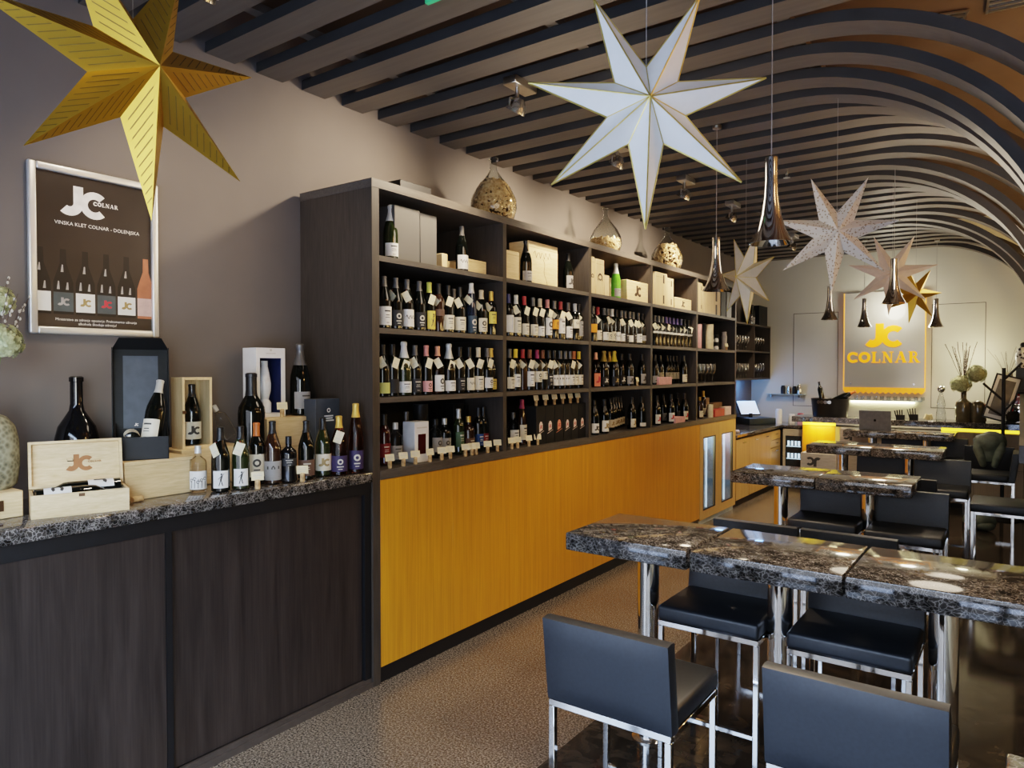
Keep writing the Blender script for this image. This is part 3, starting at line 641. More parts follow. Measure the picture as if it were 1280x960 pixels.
pbox('wooden_crate', 'large pale crate with handwritten lid in second bay', yy(661, XF-.06), yy(697, XF-.06), ROWZ[0], .315, .18, XF-.06, PINE, 'wooden wine boxes', mk_script)
pbox('wooden_box', 'slender tall box at the left edge of third bay', yy(739), yy(744.5), ROWZ[0], .31, .1, XF-.04, PINEV, 'wooden wine boxes', mk_crab)
pbox('wooden_box', 'tall pale box with dark crest in third bay, top shelf', yy(744.8), yy(755), ROWZ[0], .30, .1, XF-.03, PINEV, 'wooden wine boxes', mk_crab)
pbox('wooden_box', 'narrow mid-height pale box left of the bright green bottle', yy(755.5), yy(761.5), ROWZ[0], .18, .1, XF-.03, PINEV, 'wooden wine boxes', lidline=False)
pbox('wooden_box', 'pale box behind the bright green bottle', yy(763, XF-.16), yy(782, XF-.16), ROWZ[0], .20, .12, XF-.16, PINEV, 'wooden wine boxes')
pbox('wooden_box', 'wide pale box with dark logo right of the bright green bottle', yy(783.5), yy(810), ROWZ[0], .185, .22, XF-.03, PINE, 'wooden wine boxes', mk_jc)
pbox('wooden_box', 'taller of two upright pale boxes in fourth bay', yy(819), yy(833.5), ROWZ[0], .325, .12, XF-.03, PINEV, 'wooden wine boxes', mk_two)
pbox('wooden_box', 'shorter of two upright pale boxes in fourth bay', yy(834), yy(844), ROWZ[0], .30, .12, XF-.05, PINEV, 'wooden wine boxes', mk_two)
pbox('wooden_crate', 'flat branded crate right of upright boxes in fourth bay', yy(845), yy(866), ROWZ[0], .12, .2, XF-.05, PINE, 'wooden wine boxes', mk_jc)
for n, (a, b, h, m, lb) in enumerate([(872.2, 878, .33, PINEV, 'tall pale box at the left edge of fifth bay'), (878.3, 882.5, .30, PINEV, 'second pale box from left in fifth bay, top shelf'), (882.8, 900, .28, PINEV, 'widest pale box in fifth bay, top shelf'), (901, 907, .30, BLACKC, 'black upright box in fifth bay, top shelf'), (908, 914, .31, GREYP, 'grey upright box at right end of the fifth bay')]):
    pbox('wooden_box' if n < 3 else 'gift_box', lb, yy(a), yy(b), ROWZ[0], h, .12, XF-.03, m, 'boxes in the fifth bay', mk_two if n in (0, 2) else None, lidline=False)
# white window box and black tube, bottom shelf of first bay
wb = thing('window_gift_box', 'white gift box with dark window on the bottom shelf', 'box', (XF-.11, (yy(517, XF-.06)+yy(537, XF-.06))/2, ZT+.0005)); ww = (yy(537, XF-.06)-yy(517, XF-.06))/2*.88
MB().rbox(-.05, .05, -ww, ww, 0, .245, .002, 1).build('box_body', WHITEP, wb)
MB().box(.05, .051, -ww*.55, ww*.55, .05, .17).build('window', mat('dark_red_window', (.05, .006, .006), .15), wb)
MB().box(.05, .0512, -ww*.7, ww*.7, .205, .212).build('printed_line', INKL, wb)
tag(put(MB().lathe([(0, 0), (.048, 0), (.048, .34), (0, .34)], 24).build('bottle_tube', BLACKC), (XF-.22, yy(525.5, XF-.22), ZT+.0005)), 'black cylinder tube behind the white window box', 'tube')
pbox('gift_box', 'black upright gift box behind the green-labelled bottle', yy(567, XF-.3), yy(580, XF-.3), ZT, .32, .1, XF-.3, BLACKC, 'dark boxes at the back of the bottom shelf', lidline=False)
pbox('gift_box', 'black gift box behind the blue-labelled bottle', yy(582, XF-.3), yy(592, XF-.3), ZT, .31, .1, XF-.3, BLACKC, 'dark boxes at the back of the bottom shelf', lidline=False)
# six black window cartons with rose bottles
RB = mat('carton_picture', (.80, .62, .55), .5); RB2 = mat('carton_picture_red', (.72, .26, .16), .4)  # the second picture colour is a redder print for a single carton
uc = px(620, 6.4, [362, 432, 505, 572, 632, 692]); ue = px(620, 6.4, [322, 398, 470, 542, 603, 662, 720])
for n in range(6):
    y0, y1 = yy(ue[n])+.002, yy(ue[n+1])-.002; w = (y1-y0)/2
    r = thing('wine_carton', 'black wine carton with pictured bottle, %s from left on bottom shelf' % ORD[n], 'carton', (XF-.03-.055, (y0+y1)/2, ZT+.0005), 0, 'black wine cartons')
    MB().rbox(-.055, .055, -w, w, 0, .285, .002, 1).build('carton_body', BLACKC, r)
    mb = MB(); s = w*.62; d = .0553
    for pts, m in (([(-.6, -.5), (.6, -.1), (.6, 1.0), (.25, 1.5), (-.25, 1.5), (-.6, 1.0)], 0), ([(-.22, 1.5), (.22, 1.5), (.18, 2.3), (-.18, 2.3)], 1), ([(-1, -1.0), (1, -.35), (1, -.25), (-1, -.88)], 0)):
        mb.add([(d, x*s, .11+z*s) for x, z in pts], [tuple(range(len(pts)))], m)
    flat(mb, JC, (d+.0004, 0, .11+.5*s), UY, UZ, s*.6, 2)
    mb.build('bottle_picture', [RB if n != 2 else RB2, BLACKC, INKR], r)
    price_card((XF-.075, (y0+y1)/2, ZT+.2862), 'cream price card on a cork atop the %s black wine carton from left' % ORD[n], random.uniform(-.4, .1))
# small stuff in bays 4 and 5
PINKC = mat('pink_card', (.72, .36, .36), .55); REDC = mat('red_box', (.40, .03, .03), .4)
pbox('gift_box', 'pink and white gift box in front of bottles, fourth bay third shelf', yy(822), yy(838), ROWZ[2], .075, .1, XF-.012, PINKC, lidline=False)
pbox('gift_box', 'flat pink box on the bottom shelf of fourth bay', yy(843), yy(855), ROWZ[3], .06, .09, XF-.012, PINKC, lidline=False)
def tube(u, row, r, h, m, lb, x=XF-.06, name='gift_tube', cat='tube'):
    mb = MB().lathe([(0, 0), (r*.97, 0), (r, .003), (r, h*.8), (r*1.03, h*.8), (r*1.03, h), (0, h)], 18)
    return tag(put(mb.build(name, m), (x, on(0, x, u, 450).y, ROWZ[row]+.0005)), lb, cat)
tube(873.5, 1, .03, .27, PINKC, 'pink cylinder tube at left of fifth bay, second shelf'); tube(878.5, 1, .03, .29, BLACKC, 'dark tube beside the pink tube in fifth bay', XF-.09); tube(886.5, 1, .045, .285, mat('cream_tube', (.76, .66, .44), .5), 'cream tube in fifth bay, second shelf')
for k, h in ((891.5, .17), (897.5, .18)):
    t = thing('spirit_miniature', 'stack of small white and dark jars, %s in fifth bay second shelf' % ('left' if k < 895 else 'right'), 'jar', (XF-.05, yy(k), ROWZ[1]+.0005))
    for j in range(4): MB().lathe([(0, j*h/4), (.024, j*h/4), (.026, j*h/4+.02), (.022, (j+1)*h/4-.006), (.012, (j+1)*h/4-.001), (0, (j+1)*h/4-.001)], 14).build('jar', WHITEP if j % 2 == 0 else BLACKC, t)
tag(put(MB().lathe([(0, 0), (.034, 0), (.04, .03), (.03, .1), (.034, .16), (.026, .2), (.03, .225), (0, .225)], 16).build('carafe', mat('grey_ceramic', (.34, .31, .30), .4)), (XF-.08, yy(905, XF-.08), ROWZ[1]+.0005)), 'grey curvy carafe in fifth bay, second shelf', 'carafe')
price_card((XF-.03, yy(908), ROWZ[1]+.0005), 'cream price card on a cork in fifth bay, second shelf', -.3)
GLP = [(0, 0), (.034, 0), (.034, .003), (.006, .008), (.004, .015), (.004, .085), (.010, .095), (.032, .125), (.038, .155), (.034, .20), (.030, .215)]
GL2 = GLP+[(.0285, .215), (.0325, .2), (.0365, .155), (.030, .127), (.008, .098), (0, .097)]
gmesh = MB().lathe(GL2, 16).build('wine_glass', WGLASS, mesh_only=True)
def wglass(p, lb, gr): return tag(put(link('wine_glass', gmesh), p), lb, 'glass', gr)
n = 0
for k in range(5):
    for j in range(2):
        wglass((XF-.08-.1*j, 7.66+.12*k+.04*j, ROWZ[2]+.0005), 'clear wine glass, %s of the %s row, fifth bay third shelf' % (ORD[k], ('front', 'back')[j]), 'wine glasses in the fifth bay')
tag(put(MB().lathe([(0, 0), (.022, 0), (.022, .1), (.014, .112), (.014, .15), (0, .15)], 14).build('small_jar', mat('pink_jar', (.6, .42, .38), .5)), (XF-.05, 7.53, ROWZ[2]+.0005)), 'small pinkish jar left of the wine glasses, fifth bay', 'jar')
pbox('gift_box', 'tall brown box behind small bottles, bottom shelf of fifth bay', yy(883, XF-.15), yy(887, XF-.15), ZT, .22, .06, XF-.15, mat('brown_card', (.30, .19, .10), .6), lidline=False)
tube(888, 3, .034, .15, mat('cream_tube', (.76, .66, .44), .5), 'cream jar on the bottom shelf of fifth bay', XF-.05, 'jar', 'jar')
pbox('gift_box', 'red box on the bottom shelf of fifth bay', yy(893), yy(905), ZT, .085, .1, XF-.02, REDC, lidline=False)
pbox('gift_box', 'brown carton behind the red box, fifth bay', yy(892, XF-.14), yy(903, XF-.14), ZT, .15, .08, XF-.14, mat('brown_card', (.30, .19, .10), .6), lidline=False)
pbox('gift_box', 'pale pink box at right end of the fifth bay', yy(907), yy(914.5), ZT, .10, .08, XF-.03, mat('pale_pink_card', (.66, .48, .42), .6), lidline=False)
tube(904, 3, .026, .13, WHITEP, 'white mug behind the red box, fifth bay', XF-.16, 'mug', 'mug')

# ------------------------------------------------------------------ on top of the shelving
pbox('gift_box', 'dark box lying on top of the shelving at its near end', 3.0, 3.27, ZTOP, .075, .34, XF-.10, mat('charcoal_card', (.012, .011, .011), .5), lidline=False)
def demijohn(u, v_top, x, rad, hgt, fill, lb, small=False):
    y = on(0, x, u, 300).y
    k = rad; base = hgt
    nk = hgt*.16; zb = hgt*.55
    out = [(0, .004), (k*.55, 0), (k*.85, hgt*.08), (k, hgt*.26), (k*.96, hgt*.40), (k*.72, hgt*.56), (k*.38, hgt*.70), (k*.18, hgt*.80), (k*.15, hgt*.86), (k*.15, hgt*.95), (k*.20, hgt*.955), (k*.20, hgt*.99), (k*.15, hgt)]
    inn = [(max(0, r-.004), z+(.006 if z < hgt*.2 else 0)) for r, z in reversed(out)][1:]
    r = thing('demijohn', lb, 'demijohn', (x, y, ZTOP))
    MB().lathe([(p[0], p[1]) for p in out]+[(out[-1][0]-.004, hgt)]+inn[:-1]+[(0, .010)], 32).build('glass_body', GLASS, r)
    def rad_at(z):
        for (ra, za), (rb, zb2) in zip(out[1:], out[2:]):
            if za <= z <= zb2: return ra+(rb-ra)*(z-za)/(zb2-za)
        return .01
    mb = MB(); cr, cl = (.011, .042) if not small else (.010, .030)
    top = fill*hgt; N = 520 if not small else 620; cnt = 0
    for _ in range(N*4):
        z = random.uniform(.02, top); rr = rad_at(z)-.006
        if rr < cl: continue
        a = random.uniform(-PI, PI)
        t = random.random()
        c = Vector((math.cos(a)*(rr-.013), math.sin(a)*(rr-.013), z)) if t < .85 else Vector((math.cos(a)*random.uniform(0, rr-cl*.6), math.sin(a)*random.uniform(0, rr-cl*.6), top-random.uniform(0, .03)))
        tang = Vector((-math.sin(a), math.cos(a), 0)); b = random.uniform(0, PI)
        rad2 = rad_at(min(z+.03, hgt*.6)); slope = (rad2-rr-.006)/.03
        updir = Vector((math.cos(a)*slope, math.sin(a)*slope, 1)).normalized()
        d = tang*math.cos(b)+updir*math.sin(b)
        lo = c-d*cl/2; hi = c+d*cl/2
        ok = all(.016 < p.z < top+.03 and math.hypot(p.x, p.y) < rad_at(max(p.z, hgt*.01))-.008 for p in (lo, hi))
        if not ok: continue
        mb.cyl(lo, hi, cr, 7); cnt += 1
        if cnt >= N: break
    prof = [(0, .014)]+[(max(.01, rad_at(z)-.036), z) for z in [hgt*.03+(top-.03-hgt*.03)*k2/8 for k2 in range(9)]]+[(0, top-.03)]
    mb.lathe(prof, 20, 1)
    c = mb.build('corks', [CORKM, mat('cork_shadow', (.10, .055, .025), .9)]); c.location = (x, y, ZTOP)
    tag(c, 'wine corks filling the '+lb.split(' with')[0], 'corks', kind='stuff')
demijohn(617, 195, -3.13, .172, .50, .66, 'large round glass demijohn nearest on the shelving, two-thirds full with corks')
demijohn(757, 262, -3.13, .150, .45, .34, 'middle glass demijohn on the shelving, one-third full with corks')
demijohn(834, 276, -3.13, .172, .50, .62, 'farthest glass demijohn on the shelving with small corks', True)

# ------------------------------------------------------------------ poster on the left wall
PB = [on(0, XW+.02, 34, 199.5), on(0, XW+.02, 194, 416)]
py0, py1 = PB[0].y, PB[1].y+.02; pz1, pz0 = 2.655, 1.905
po = thing('framed_poster', 'silver framed wine cellar poster with row of bottles on left wall', 'poster', (XW, (py0+py1)/2, pz0)); pw = (py1-py0)/2; ph = pz1-pz0
def PP(x, y): return (x, y)
f = MB()
for a in ((-pw, -pw+.032, 0, ph), (pw-.032, pw, 0, ph), (-pw+.032, pw-.032, 0, .032), (-pw+.032, pw-.032, ph-.032, ph)): f.rbox(.001, .026, a[0], a[1], a[2], a[3], .007, 3)
f.build('frame', SILVER, po)
POST = mat('poster_print', (.030, .023, .020), .35, var=.35, scale=2.2)
MB().box(.002, .010, -pw+.03, pw-.03, .03, ph-.03).build('print', POST, po)
WHT = mat('poster_white', (.80, .78, .75), .5)
iw = pw-.032
mk = MB(); X = .0104
flat(mk, JC, (X, -pw+.225, ph-.15), UY, UZ, .125, 0)
cp, cw = colnar_polys(); flat(mk, cp, (X+.0004, -pw+.325, ph-.142), UY, UZ, .0185, 0)
text(mk, 'VINSKA KLET COLNAR - DOLENJSKA', (X, -pw+.292, ph-.258), UY, UZ, .0225, 0)
text(mk, 'Ministrstvo za zdravje opozarja: Prekomerno uživanje', (X, .0, .062), UY, UZ, .0165, 0)
text(mk, 'alkohola škoduje zdravju!', (X, .0, .044), UY, UZ, .0165, 0)
mk.build('lettering', WHT, po)
mk = MB(); mats = [mat('poster_bottle_dark', (.012, .010, .010), .4), mat('poster_glint', (.36, .34, .33), .5), labm('white'), mat('poster_slate', (.07, .085, .09), .5), mat('poster_peach', (.42, .15, .08), .5), INKG, INKR, INK, mat('poster_blush', (.60, .42, .38), .5)]
sil = [(-.5, 0), (.5, 0), (.5, 1.75), (.36, 2.2), (.17, 2.75), (.15, 3.55), (-.15, 3.55), (-.17, 2.75), (-.36, 2.2), (-.5, 1.75)]
bw = .082
for k, (lm, jm) in enumerate([(2, 7), (3, 1), (2, 5), (3, 6), (2, 5), (8, 6), (3, 1)]):
    yb = -iw+.015+k*.092-.0; zb = .09
    y_lo, y_hi = -iw, iw
    def cl(p): return [(min(max(a, y_lo), y_hi), b) for a, b in p]
    S = cl([(yb+a*bw, zb+b*bw) for a, b in sil])
    mk.add([(X+.0002, a, b) for a, b in S], [tuple(range(len(S)))], 4 if k == 5 else 0)
    Lb = cl([(yb+a*bw, zb+b*bw) for a, b in rect(-.5, .5, .15, 1.2)]); mk.add([(X+.0005, a, b) for a, b in Lb], [(0, 1, 2, 3)], lm)
    if -iw+.03 < yb < iw-.03: flat(mk, JC, (X+.0008, yb, zb+.68*bw), UY, UZ, bw*.40, jm)
    for gx, g0, g1 in ((-.25, 1.35, 1.8), (.2, 1.35, 1.75), (-.05, 2.3, 2.7)):
        G = cl([(yb+a*bw, zb+b*bw) for a, b in ((gx-.08, g0), (gx+.06, g0), (gx+.04, g1), (gx-.02, g1))])
        if k != 5: mk.add([(X+.0005, a, b) for a, b in G], [(0, 1, 2, 3)], 1)
mk.build('printed_bottles', mats, po)

# ------------------------------------------------------------------ things on the left counter
def cz(u, v): p = on(2, ZT, u, v); return p
Z1 = ZT+.0005
def ctr(u, x): return on(0, x, u, 600).y
def hinge_box(): pass
# open wooden box with branded lid
w0, w1 = on(2, ZT, 39, 650), on(2, ZT, 162, 637)
d = (w1-w0); rz = math.atan2(d.y, d.x); Lw = d.length
wbx = thing('wine_gift_box', 'open wooden wine box with logo inside its raised lid, two bottles inside', 'box', w0, rz)
bd, bh, th = .17, .088, .009
b = MB(); b.box(0, Lw, 0, th, 0, bh); b.box(0, Lw, bd-th, bd, 0, bh); b.box(0, th, th, bd-th, 0, bh); b.box(Lw-th, Lw, th, bd-th, 0, bh); b.box(th, Lw-th, th, bd-th, 0, th)
b.build('box_body', PINE, wbx)
lid = MB(); Ml = Matrix.Translation((0, bd+.004, bh)) @ Matrix.Rotation(R_(-12), 4, 'X')
lh = .185
lid.box(0, Lw, 0, .008, 0, lh, 0, Ml)
for a in ((0, .010, 0, lh), (Lw-.010, Lw, 0, lh), (.010, Lw-.010, 0, .010), (.010, Lw-.010, lh-.010, lh)): lid.box(a[0], a[1], -.022, 0, a[2], a[3], 0, Ml)
ld = lid.build('lid', PINE, wbx)
mb = MB(); T = Ml; o = T @ Vector((Lw*.53, -.0012, lh*.50)); ux = (T.to_3x3() @ Vector((1, 0, 0))); uy = (T.to_3x3() @ Vector((0, 0, 1)))
flat(mb, JC, o, ux, uy, .062, 0, .0004); flat(mb, cp, o+ux*.055+uy*.004, ux, uy, .008, 0, .0004)
mb.build('logo', mat('burnt_logo', (.30, .12, .04), .6), ld)
MB().box(Lw*.5-.010, Lw*.5+.010, -.003, 0, bh-.016, bh-.004).build('clasp', mat('bronze_clasp', (.12, .07, .04), .4, .8), wbx)
MB().tube([Ml @ Vector((Lw*.40, -.004, lh*.60)), Ml @ Vector((Lw*.40, -.03, lh*.54)), Ml @ Vector((Lw*.46, -.03, lh*.54)), Ml @ Vector((Lw*.46, -.004, lh*.6))], .0016, 6).build('wire_latch', STEEL, ld)
def lying(label, p, direc, gl='dark', cap='black', lab=('white', 'jc', .03, .12), kd='bordeaux', sc=1):
    r = bottle(kd, p, gl, cap, lab, None, label, scale=sc)
    q = Vector(direc).to_track_quat('Z', 'X'); r.rotation_mode = 'QUATERNION'; r.rotation_quaternion = q; return r
ex = Vector((math.cos(rz), math.sin(rz), 0)); ey = Vector((-ex.y, ex.x, 0))
lying('dark bottle lying at front of the open wooden box, neck right', w0+ex*.012+ey*.052+Vector((0, 0, .068)), ex)
lying('dark bottle lying at back of the open wooden box, white label, neck left', w0+ex*(Lw-.012)+ey*.118+Vector((0, 0, .078)), -ex)
# low wooden box at far left with latch
lb_ = thing('wooden_box', 'low pale wooden box with latch under the stone vase', 'box', (XF-.34, cz(0, 645).y-.14, Z1), .0)
MB().rbox(-.12, .12, -.2, .19, 0, .10, .003, 1).build('box_body', PINE, lb_); MB().box(.12, .123, .10, .125, .03, .07).build('latch', mat('bronze_clasp', (.12, .07, .04), .4, .8), lb_)
# stone vase with flowers
vz = Vector((XF-.36, ctr(-16, XF-.36), Z1+.1005)); vdep = (vz-Vector((0, 0, EYE))).dot(_fw)
va = thing('stone_vase', 'grey-green mottled stone vase at the left edge of the counter', 'vase', vz, scale=.92)
STONE = speckle('mottled_stone', [(0, (.05, .05, .03)), (.4, (.17, .16, .10)), (.8, (.30, .29, .20))], 55, .6, .3)
MB().lathe([(0, 0), (.085, 0), (.105, .02), (.115, .1), (.112, .2), (.10, .26), (.07, .30), (.04, .315), (.035, .34), (.045, .365), (.036, .365), (.028, .34), (0, .33)], 28).build('vase_body', STONE, va)
HYD = mat('hydrangea_petals', (.44, .46, .26), .75, var=.3, scale=60); TWIG = mat('twig', (.10, .07, .05), .8); CATK = mat('catkin', (.62, .58, .52), .9); LEAF = mat('leaf', (.12, .16, .06), .7)
def hydrangea(p, r, lb, seed, gr, stem_to):
    random.seed(seed); t = thing('hydrangea', lb, 'flower', p, 0, gr)
    mb = MB()
    for k in range(170):
        a = random.uniform(0, 2*PI); z = random.uniform(-.75, 1); rr = math.sqrt(max(0, 1-z*z)); n = Vector((rr*math.cos(a), rr*math.sin(a), z)); c = n*r*random.uniform(.82, 1.02)
        t1 = n.orthogonal().normalized(); t2 = n.cross(t1); s = r*random.uniform(.16, .24); o = random.uniform(0, 1.5)
        for j in range(4):
            b = o+j*PI/2; dd = t1*math.cos(b)+t2*math.sin(b); ee = n.cross(dd)
            mb.add([c, c+dd*s*.6+ee*s*.4+n*s*.25, c+dd*s*1.05+n*s*.1, c+dd*s*.6-ee*s*.4+n*s*.25], [(0, 1, 2, 3)])
    mb.ball((0, 0, 0), r*.8, r*.8, r*.75, 14, 10, 0, None, .06)
    mb.build('petals', HYD, t)
    e = Vector(stem_to)-Vector(p); MB().tube([(0, 0, -r*.3), e*.5+Vector((.01, .01, 0)), e], .0035, 6).build('stem', LEAF, t)
    return t
def twigs(p, lb, seed, n=16, h=.55, spread=.5, lean=(0, 0), catk=True, gr=None, rmin=.0016):
    random.seed(seed); t = thing('willow_twigs', lb, 'twigs', p, 0, gr); tw = MB(); ca = MB()
    for k in range(n):
        a = random.uniform(0, 2*PI); s = random.uniform(.1, spread); L_ = h*random.uniform(.7, 1)
        d = Vector((math.cos(a)*s+lean[0], math.sin(a)*s+lean[1], 1)); pts = []
        for j in range(7):
            f_ = j/6; pts.append(Vector((d.x*f_**1.3*L_, d.y*f_**1.3*L_, f_*L_))+Vector((random.uniform(-.006, .006), random.uniform(-.006, .006), 0)))
        tw.tube(pts, rmin, 5)
        if catk:
            for j in range(9):
                f_ = random.uniform(.45, 1); i = min(5, int(f_*6)); q = pts[i].lerp(pts[i+1], f_*6-i); ca.ball(q+Vector((random.uniform(-.006, .006), random.uniform(-.006, .006), 0)), .0048, .0048, .0068, 7, 5)
    tw.build('branches', TWIG, t)
    if catk: ca.build('catkins', CATK, t)
    return t
vt = vz+Vector((0, 0, .33))
hydrangea(far(-3, 377, vdep*1.0), .060, 'upper pale green hydrangea head above the stone vase', 1, 'hydrangeas in the stone vase', vt)
hydrangea(far(2, 428, vdep*.97), .070, 'lower pale green hydrangea head at the rim of the stone vase', 2, 'hydrangeas in the stone vase', vt)
hydrangea(vt+Vector((-.05, -.1, .08)), .065, 'hydrangea head at the hidden left side of the stone vase', 3, 'hydrangeas in the stone vase', vt)
twigs(vt, 'pussy willow twigs with white catkins in the stone vase', 5, 12, .50, .40, (.04, .10))
# red paper ornament
random.seed(4); mb = MB()
for k in range(26):
    a = random.uniform(0, 2*PI); e = random.uniform(.1, 1.3); n = Vector((math.cos(a)*math.cos(e), math.sin(a)*math.cos(e), math.sin(e))); t1 = n.orthogonal().normalized()
    mb.add([n*.008, n*.03+t1*.016, n*.052, n*.03-t1*.016+Vector((0, 0, .006))], [(0, 1, 2, 3)])
mb.ball((0, 0, .018), .02, .02, .018)
tag(put(mb.build('paper_flower', mat('crimson_paper', (.50, .05, .07), .6, var=.3)), tuple(on(2, Z1, 5, 643))), 'crumpled crimson paper flower on the counter at far left', 'ornament')
# big black bottle behind the open box
bottle('bordeaux', (XF-.50, ctr(97, XF-.50), Z1), 'black', None, None, None, 'huge round-shouldered black wine bottle behind the open wooden box', scale=1.0, name='magnum_bottle')
bpy.context.view_layer.update()
_m = [o for o in bpy.data.objects if o.name.startswith('magnum_bottle')][0]
_m.children[0].data = MB().lathe([(0, .004), (.075, 0), (.084, .01), (.087, .20), (.085, .26), (.073, .31), (.047, .352), (.030, .38), (.025, .41), (.0245, .505), (.0285, .507), (.0285, .525), (.021, .53), (0, .53)], 28).build('bottle_body', GLS['black'], mesh_only=True)
# wooden box under the black gift box
p0 = on(2, ZT, 163, 628); p1 = on(2, ZT, 238, 620)
yA, yB_ = ctr(156, XF-.20), ctr(240, XF-.20)
s1 = thing('wooden_box', 'plain pale wooden box carrying the open black gift box', 'box', (XF-.32, (yA+yB_)/2, Z1)); hw = (yB_-yA)/2
MB().rbox(-.12, .12, -hw, hw, 0, .158, .003, 1).build('box_body', PINE, s1)
MB().rbox(-.122, .124, -hw-.003, hw+.003, .150, .166, .002, 1).build('lid', PINE, s1)
# open black gift box
zb = Z1+.1665
gx = XF-.32; gy0, gy1 = ctr(153, gx+.08), ctr(218, gx+.08); gc = (gy0+gy1)/2; gw = .105; gc += .01
GR = R_(-26); gb = thing('gift_box', 'open black gift box with tall raised lid on the pale wooden box', 'box', (gx, gc, zb), GR)
def gp(x, y, z): return Vector((gx+x*math.cos(GR)-y*math.sin(GR), gc+x*math.sin(GR)+y*math.cos(GR), zb+z))
def gd(x, y, z): return (x*math.cos(GR)-y*math.sin(GR), x*math.sin(GR)+y*math.cos(GR), z)
b = MB(); D = .10; hb = .105; t = .004
b.box(-D, D, -gw, gw, 0, t); b.box(D-t, D, -gw, gw, 0, hb-.005); b.box(-D, -D+t, -gw, gw, 0, hb+.02)
for s in (-1, 1): b.prism([(-D, 0), (D, 0), (D, hb-.005), (-D, hb+.045)], s*gw-t*(s > 0), s*gw+t*(s < 0))
b.build('tray', BLACKC, gb)
l = MB(); Mg = Matrix.Translation((-D-.004, 0, hb-.02)) @ Matrix.Rotation(R_(-9), 4, 'Y'); lw = gw+.012; lh = .405
l.box(-.004, 0, -lw, lw, 0, lh, 0, Mg)
l.box(0, .055, -lw, -lw+.004, 0, lh, 0, Mg); l.box(0, .055, lw-.004, lw, 0, lh, 0, Mg)
l.add([(0, -lw, lh), (0, lw, lh), (.05, lw-.03, lh+.045), (.05, -lw+.03, lh+.045), (.004, -lw, lh), (.004, lw, lh), (.054, lw-.03, lh+.045), (.054, -lw+.03, lh+.045)], [(0, 1, 2, 3), (7, 6, 5, 4), (0, 3, 7, 4), (1, 5, 6, 2), (2, 6, 7, 3)], 0, False, Mg)
lo_ = l.build('lid', BLACKC, gb)
MB().box(.0002, .003, -lw+.045, lw-.045, .02, lh-.03, 0, Mg).build('lid_lining', GREYC, lo_)
mb = MB(); o = Mg @ Vector((.0036, -.02, .055)); flat(mb, JC, o, UY, (Mg.to_3x3() @ UZ), .012, 0); flat(mb, [rect(-.5, .5, -.03, .03)], o-UZ*.014, UY, UZ, .06, 0); mb.build('printed_mark', WHITEP, lo_)
random.seed(11); mb = MB()
for k in range(60):
    a = random.uniform(0, 2*PI); c = Vector((random.uniform(-.07, .07), random.uniform(-gw+.03, gw-.03), random.uniform(.06, .085))); rr = random.uniform(.012, .022)
    mb.tube([c+Vector((rr*math.cos(a+j*.9), rr*math.sin(a+j*.9), .012*math.sin(j*1.3+a))) for j in range(5)], .0013, 4)
mb.box(-.08, .08, -gw+.01, gw-.01, .01, .055)
st = mb.build('straw_filling', mat('straw', (.62, .48, .24), .8)); st.location = (gx, gc, zb); st.rotation_euler = (0, 0, GR); tag(st, 'curly straw filling inside the open black gift box', 'straw', kind='stuff')
r = lying('dark bottle with cream label leaning up out of the open black gift box', gp(.045, gw*.30, .055), gd(-.20, .16, 1), 'dark', 'silver', ('cream', 'lines', .02, .115), 'burgundy')
r = lying('dark bottle with cream label lying on straw in the black gift box', gp(.07, -gw*.35, .085), gd(-1, -.05, .10), 'dark', 'black', ('cream', 'lines', .03, .12), 'burgundy', .8)
# cork lying on the counter
ck = tag(MB().lathe([(0, 0), (.012, 0), (.0125, .003), (.0125, .045), (.012, .048), (0, .048)], 14).build('cork', CORKM), 'single wine cork lying on the granite by the pale box', 'cork')
ck.location = on(2, ZT+.0128, 165, 625); ck.rotation_euler = (PI/2, 0, R_(190))
# box pair behind: low wood box carrying the upright JC case
yA, yB_ = ctr(218, XF-.42), ctr(300, XF-.42)
_h2 = .175
s2 = thing('wooden_box', 'pale wooden box with latch carrying the upright bottle case', 'box', (XF-.45, (yA+yB_)/2, Z1)); hw = (yB_-yA)/2
MB().rbox(-.10, .10, -hw, hw, 0, _h2, .003, 1).build('box_body', PINE, s2); MB().box(.10, .103, -.0, .03, .05, .10).build('latch', mat('bronze_clasp', (.12, .07, .04), .4, .8), s2)
cx = XF-.45; yA, yB_ = ctr(229, cx+.05), ctr(266, cx+.05); cc = (yA+yB_)/2; hw = (yB_-yA)/2; hz = .345
cs = thing('bottle_case', 'upright pale wooden bottle case with clear front and dark bottle', 'case', (cx, cc, Z1+_h2+.0005))
b = MB(); t = .012
b.box(-.05, .05, -hw, -hw+t, 0, hz); b.box(-.05, .05, hw-t, hw, 0, hz); b.box(-.05, .05, -hw+t, hw-t, 0, t); b.box(-.05, .05, -hw+t, hw-t, hz-t, hz); b.box(-.05, -.042, -hw+t, hw-t, t, hz-t)
b.build('case_body', PINEV, cs); MB().box(.044, .046, -hw+t, hw-t, t, hz-t).build('clear_front', PANEG, cs)
MB().box(.05, .053, -hw-.001, -hw+.018, .17, .185).build('clasp', mat('bronze_clasp', (.12, .07, .04), .4, .8), cs)
bottle('burgundy', (cx, cc, Z1+_h2+.0005+t+.001), 'dark', 'black', ('cream', 'jc', .03, .115), None, 'dark bottle with beige logo label standing inside the wooden case', rz=-.3)
# bottles on the counter: (u of the axis, v of the base front, spec)
def cb(u, v, kd, gl, cp_, lb, tg, label, sc=1, x=None, rz=-.55, name='wine_bottle'):
    rad = PROF[kd][0]*sc; p = on(2, ZT, u, v)
    c = p+Vector((p.x, p.y, 0)).normalized()*rad
    return bottle(kd, (c.x, c.y, Z1), gl, cp_, lb, tg, label, 'bottles on the left counter', rz=rz, scale=sc, name=name)
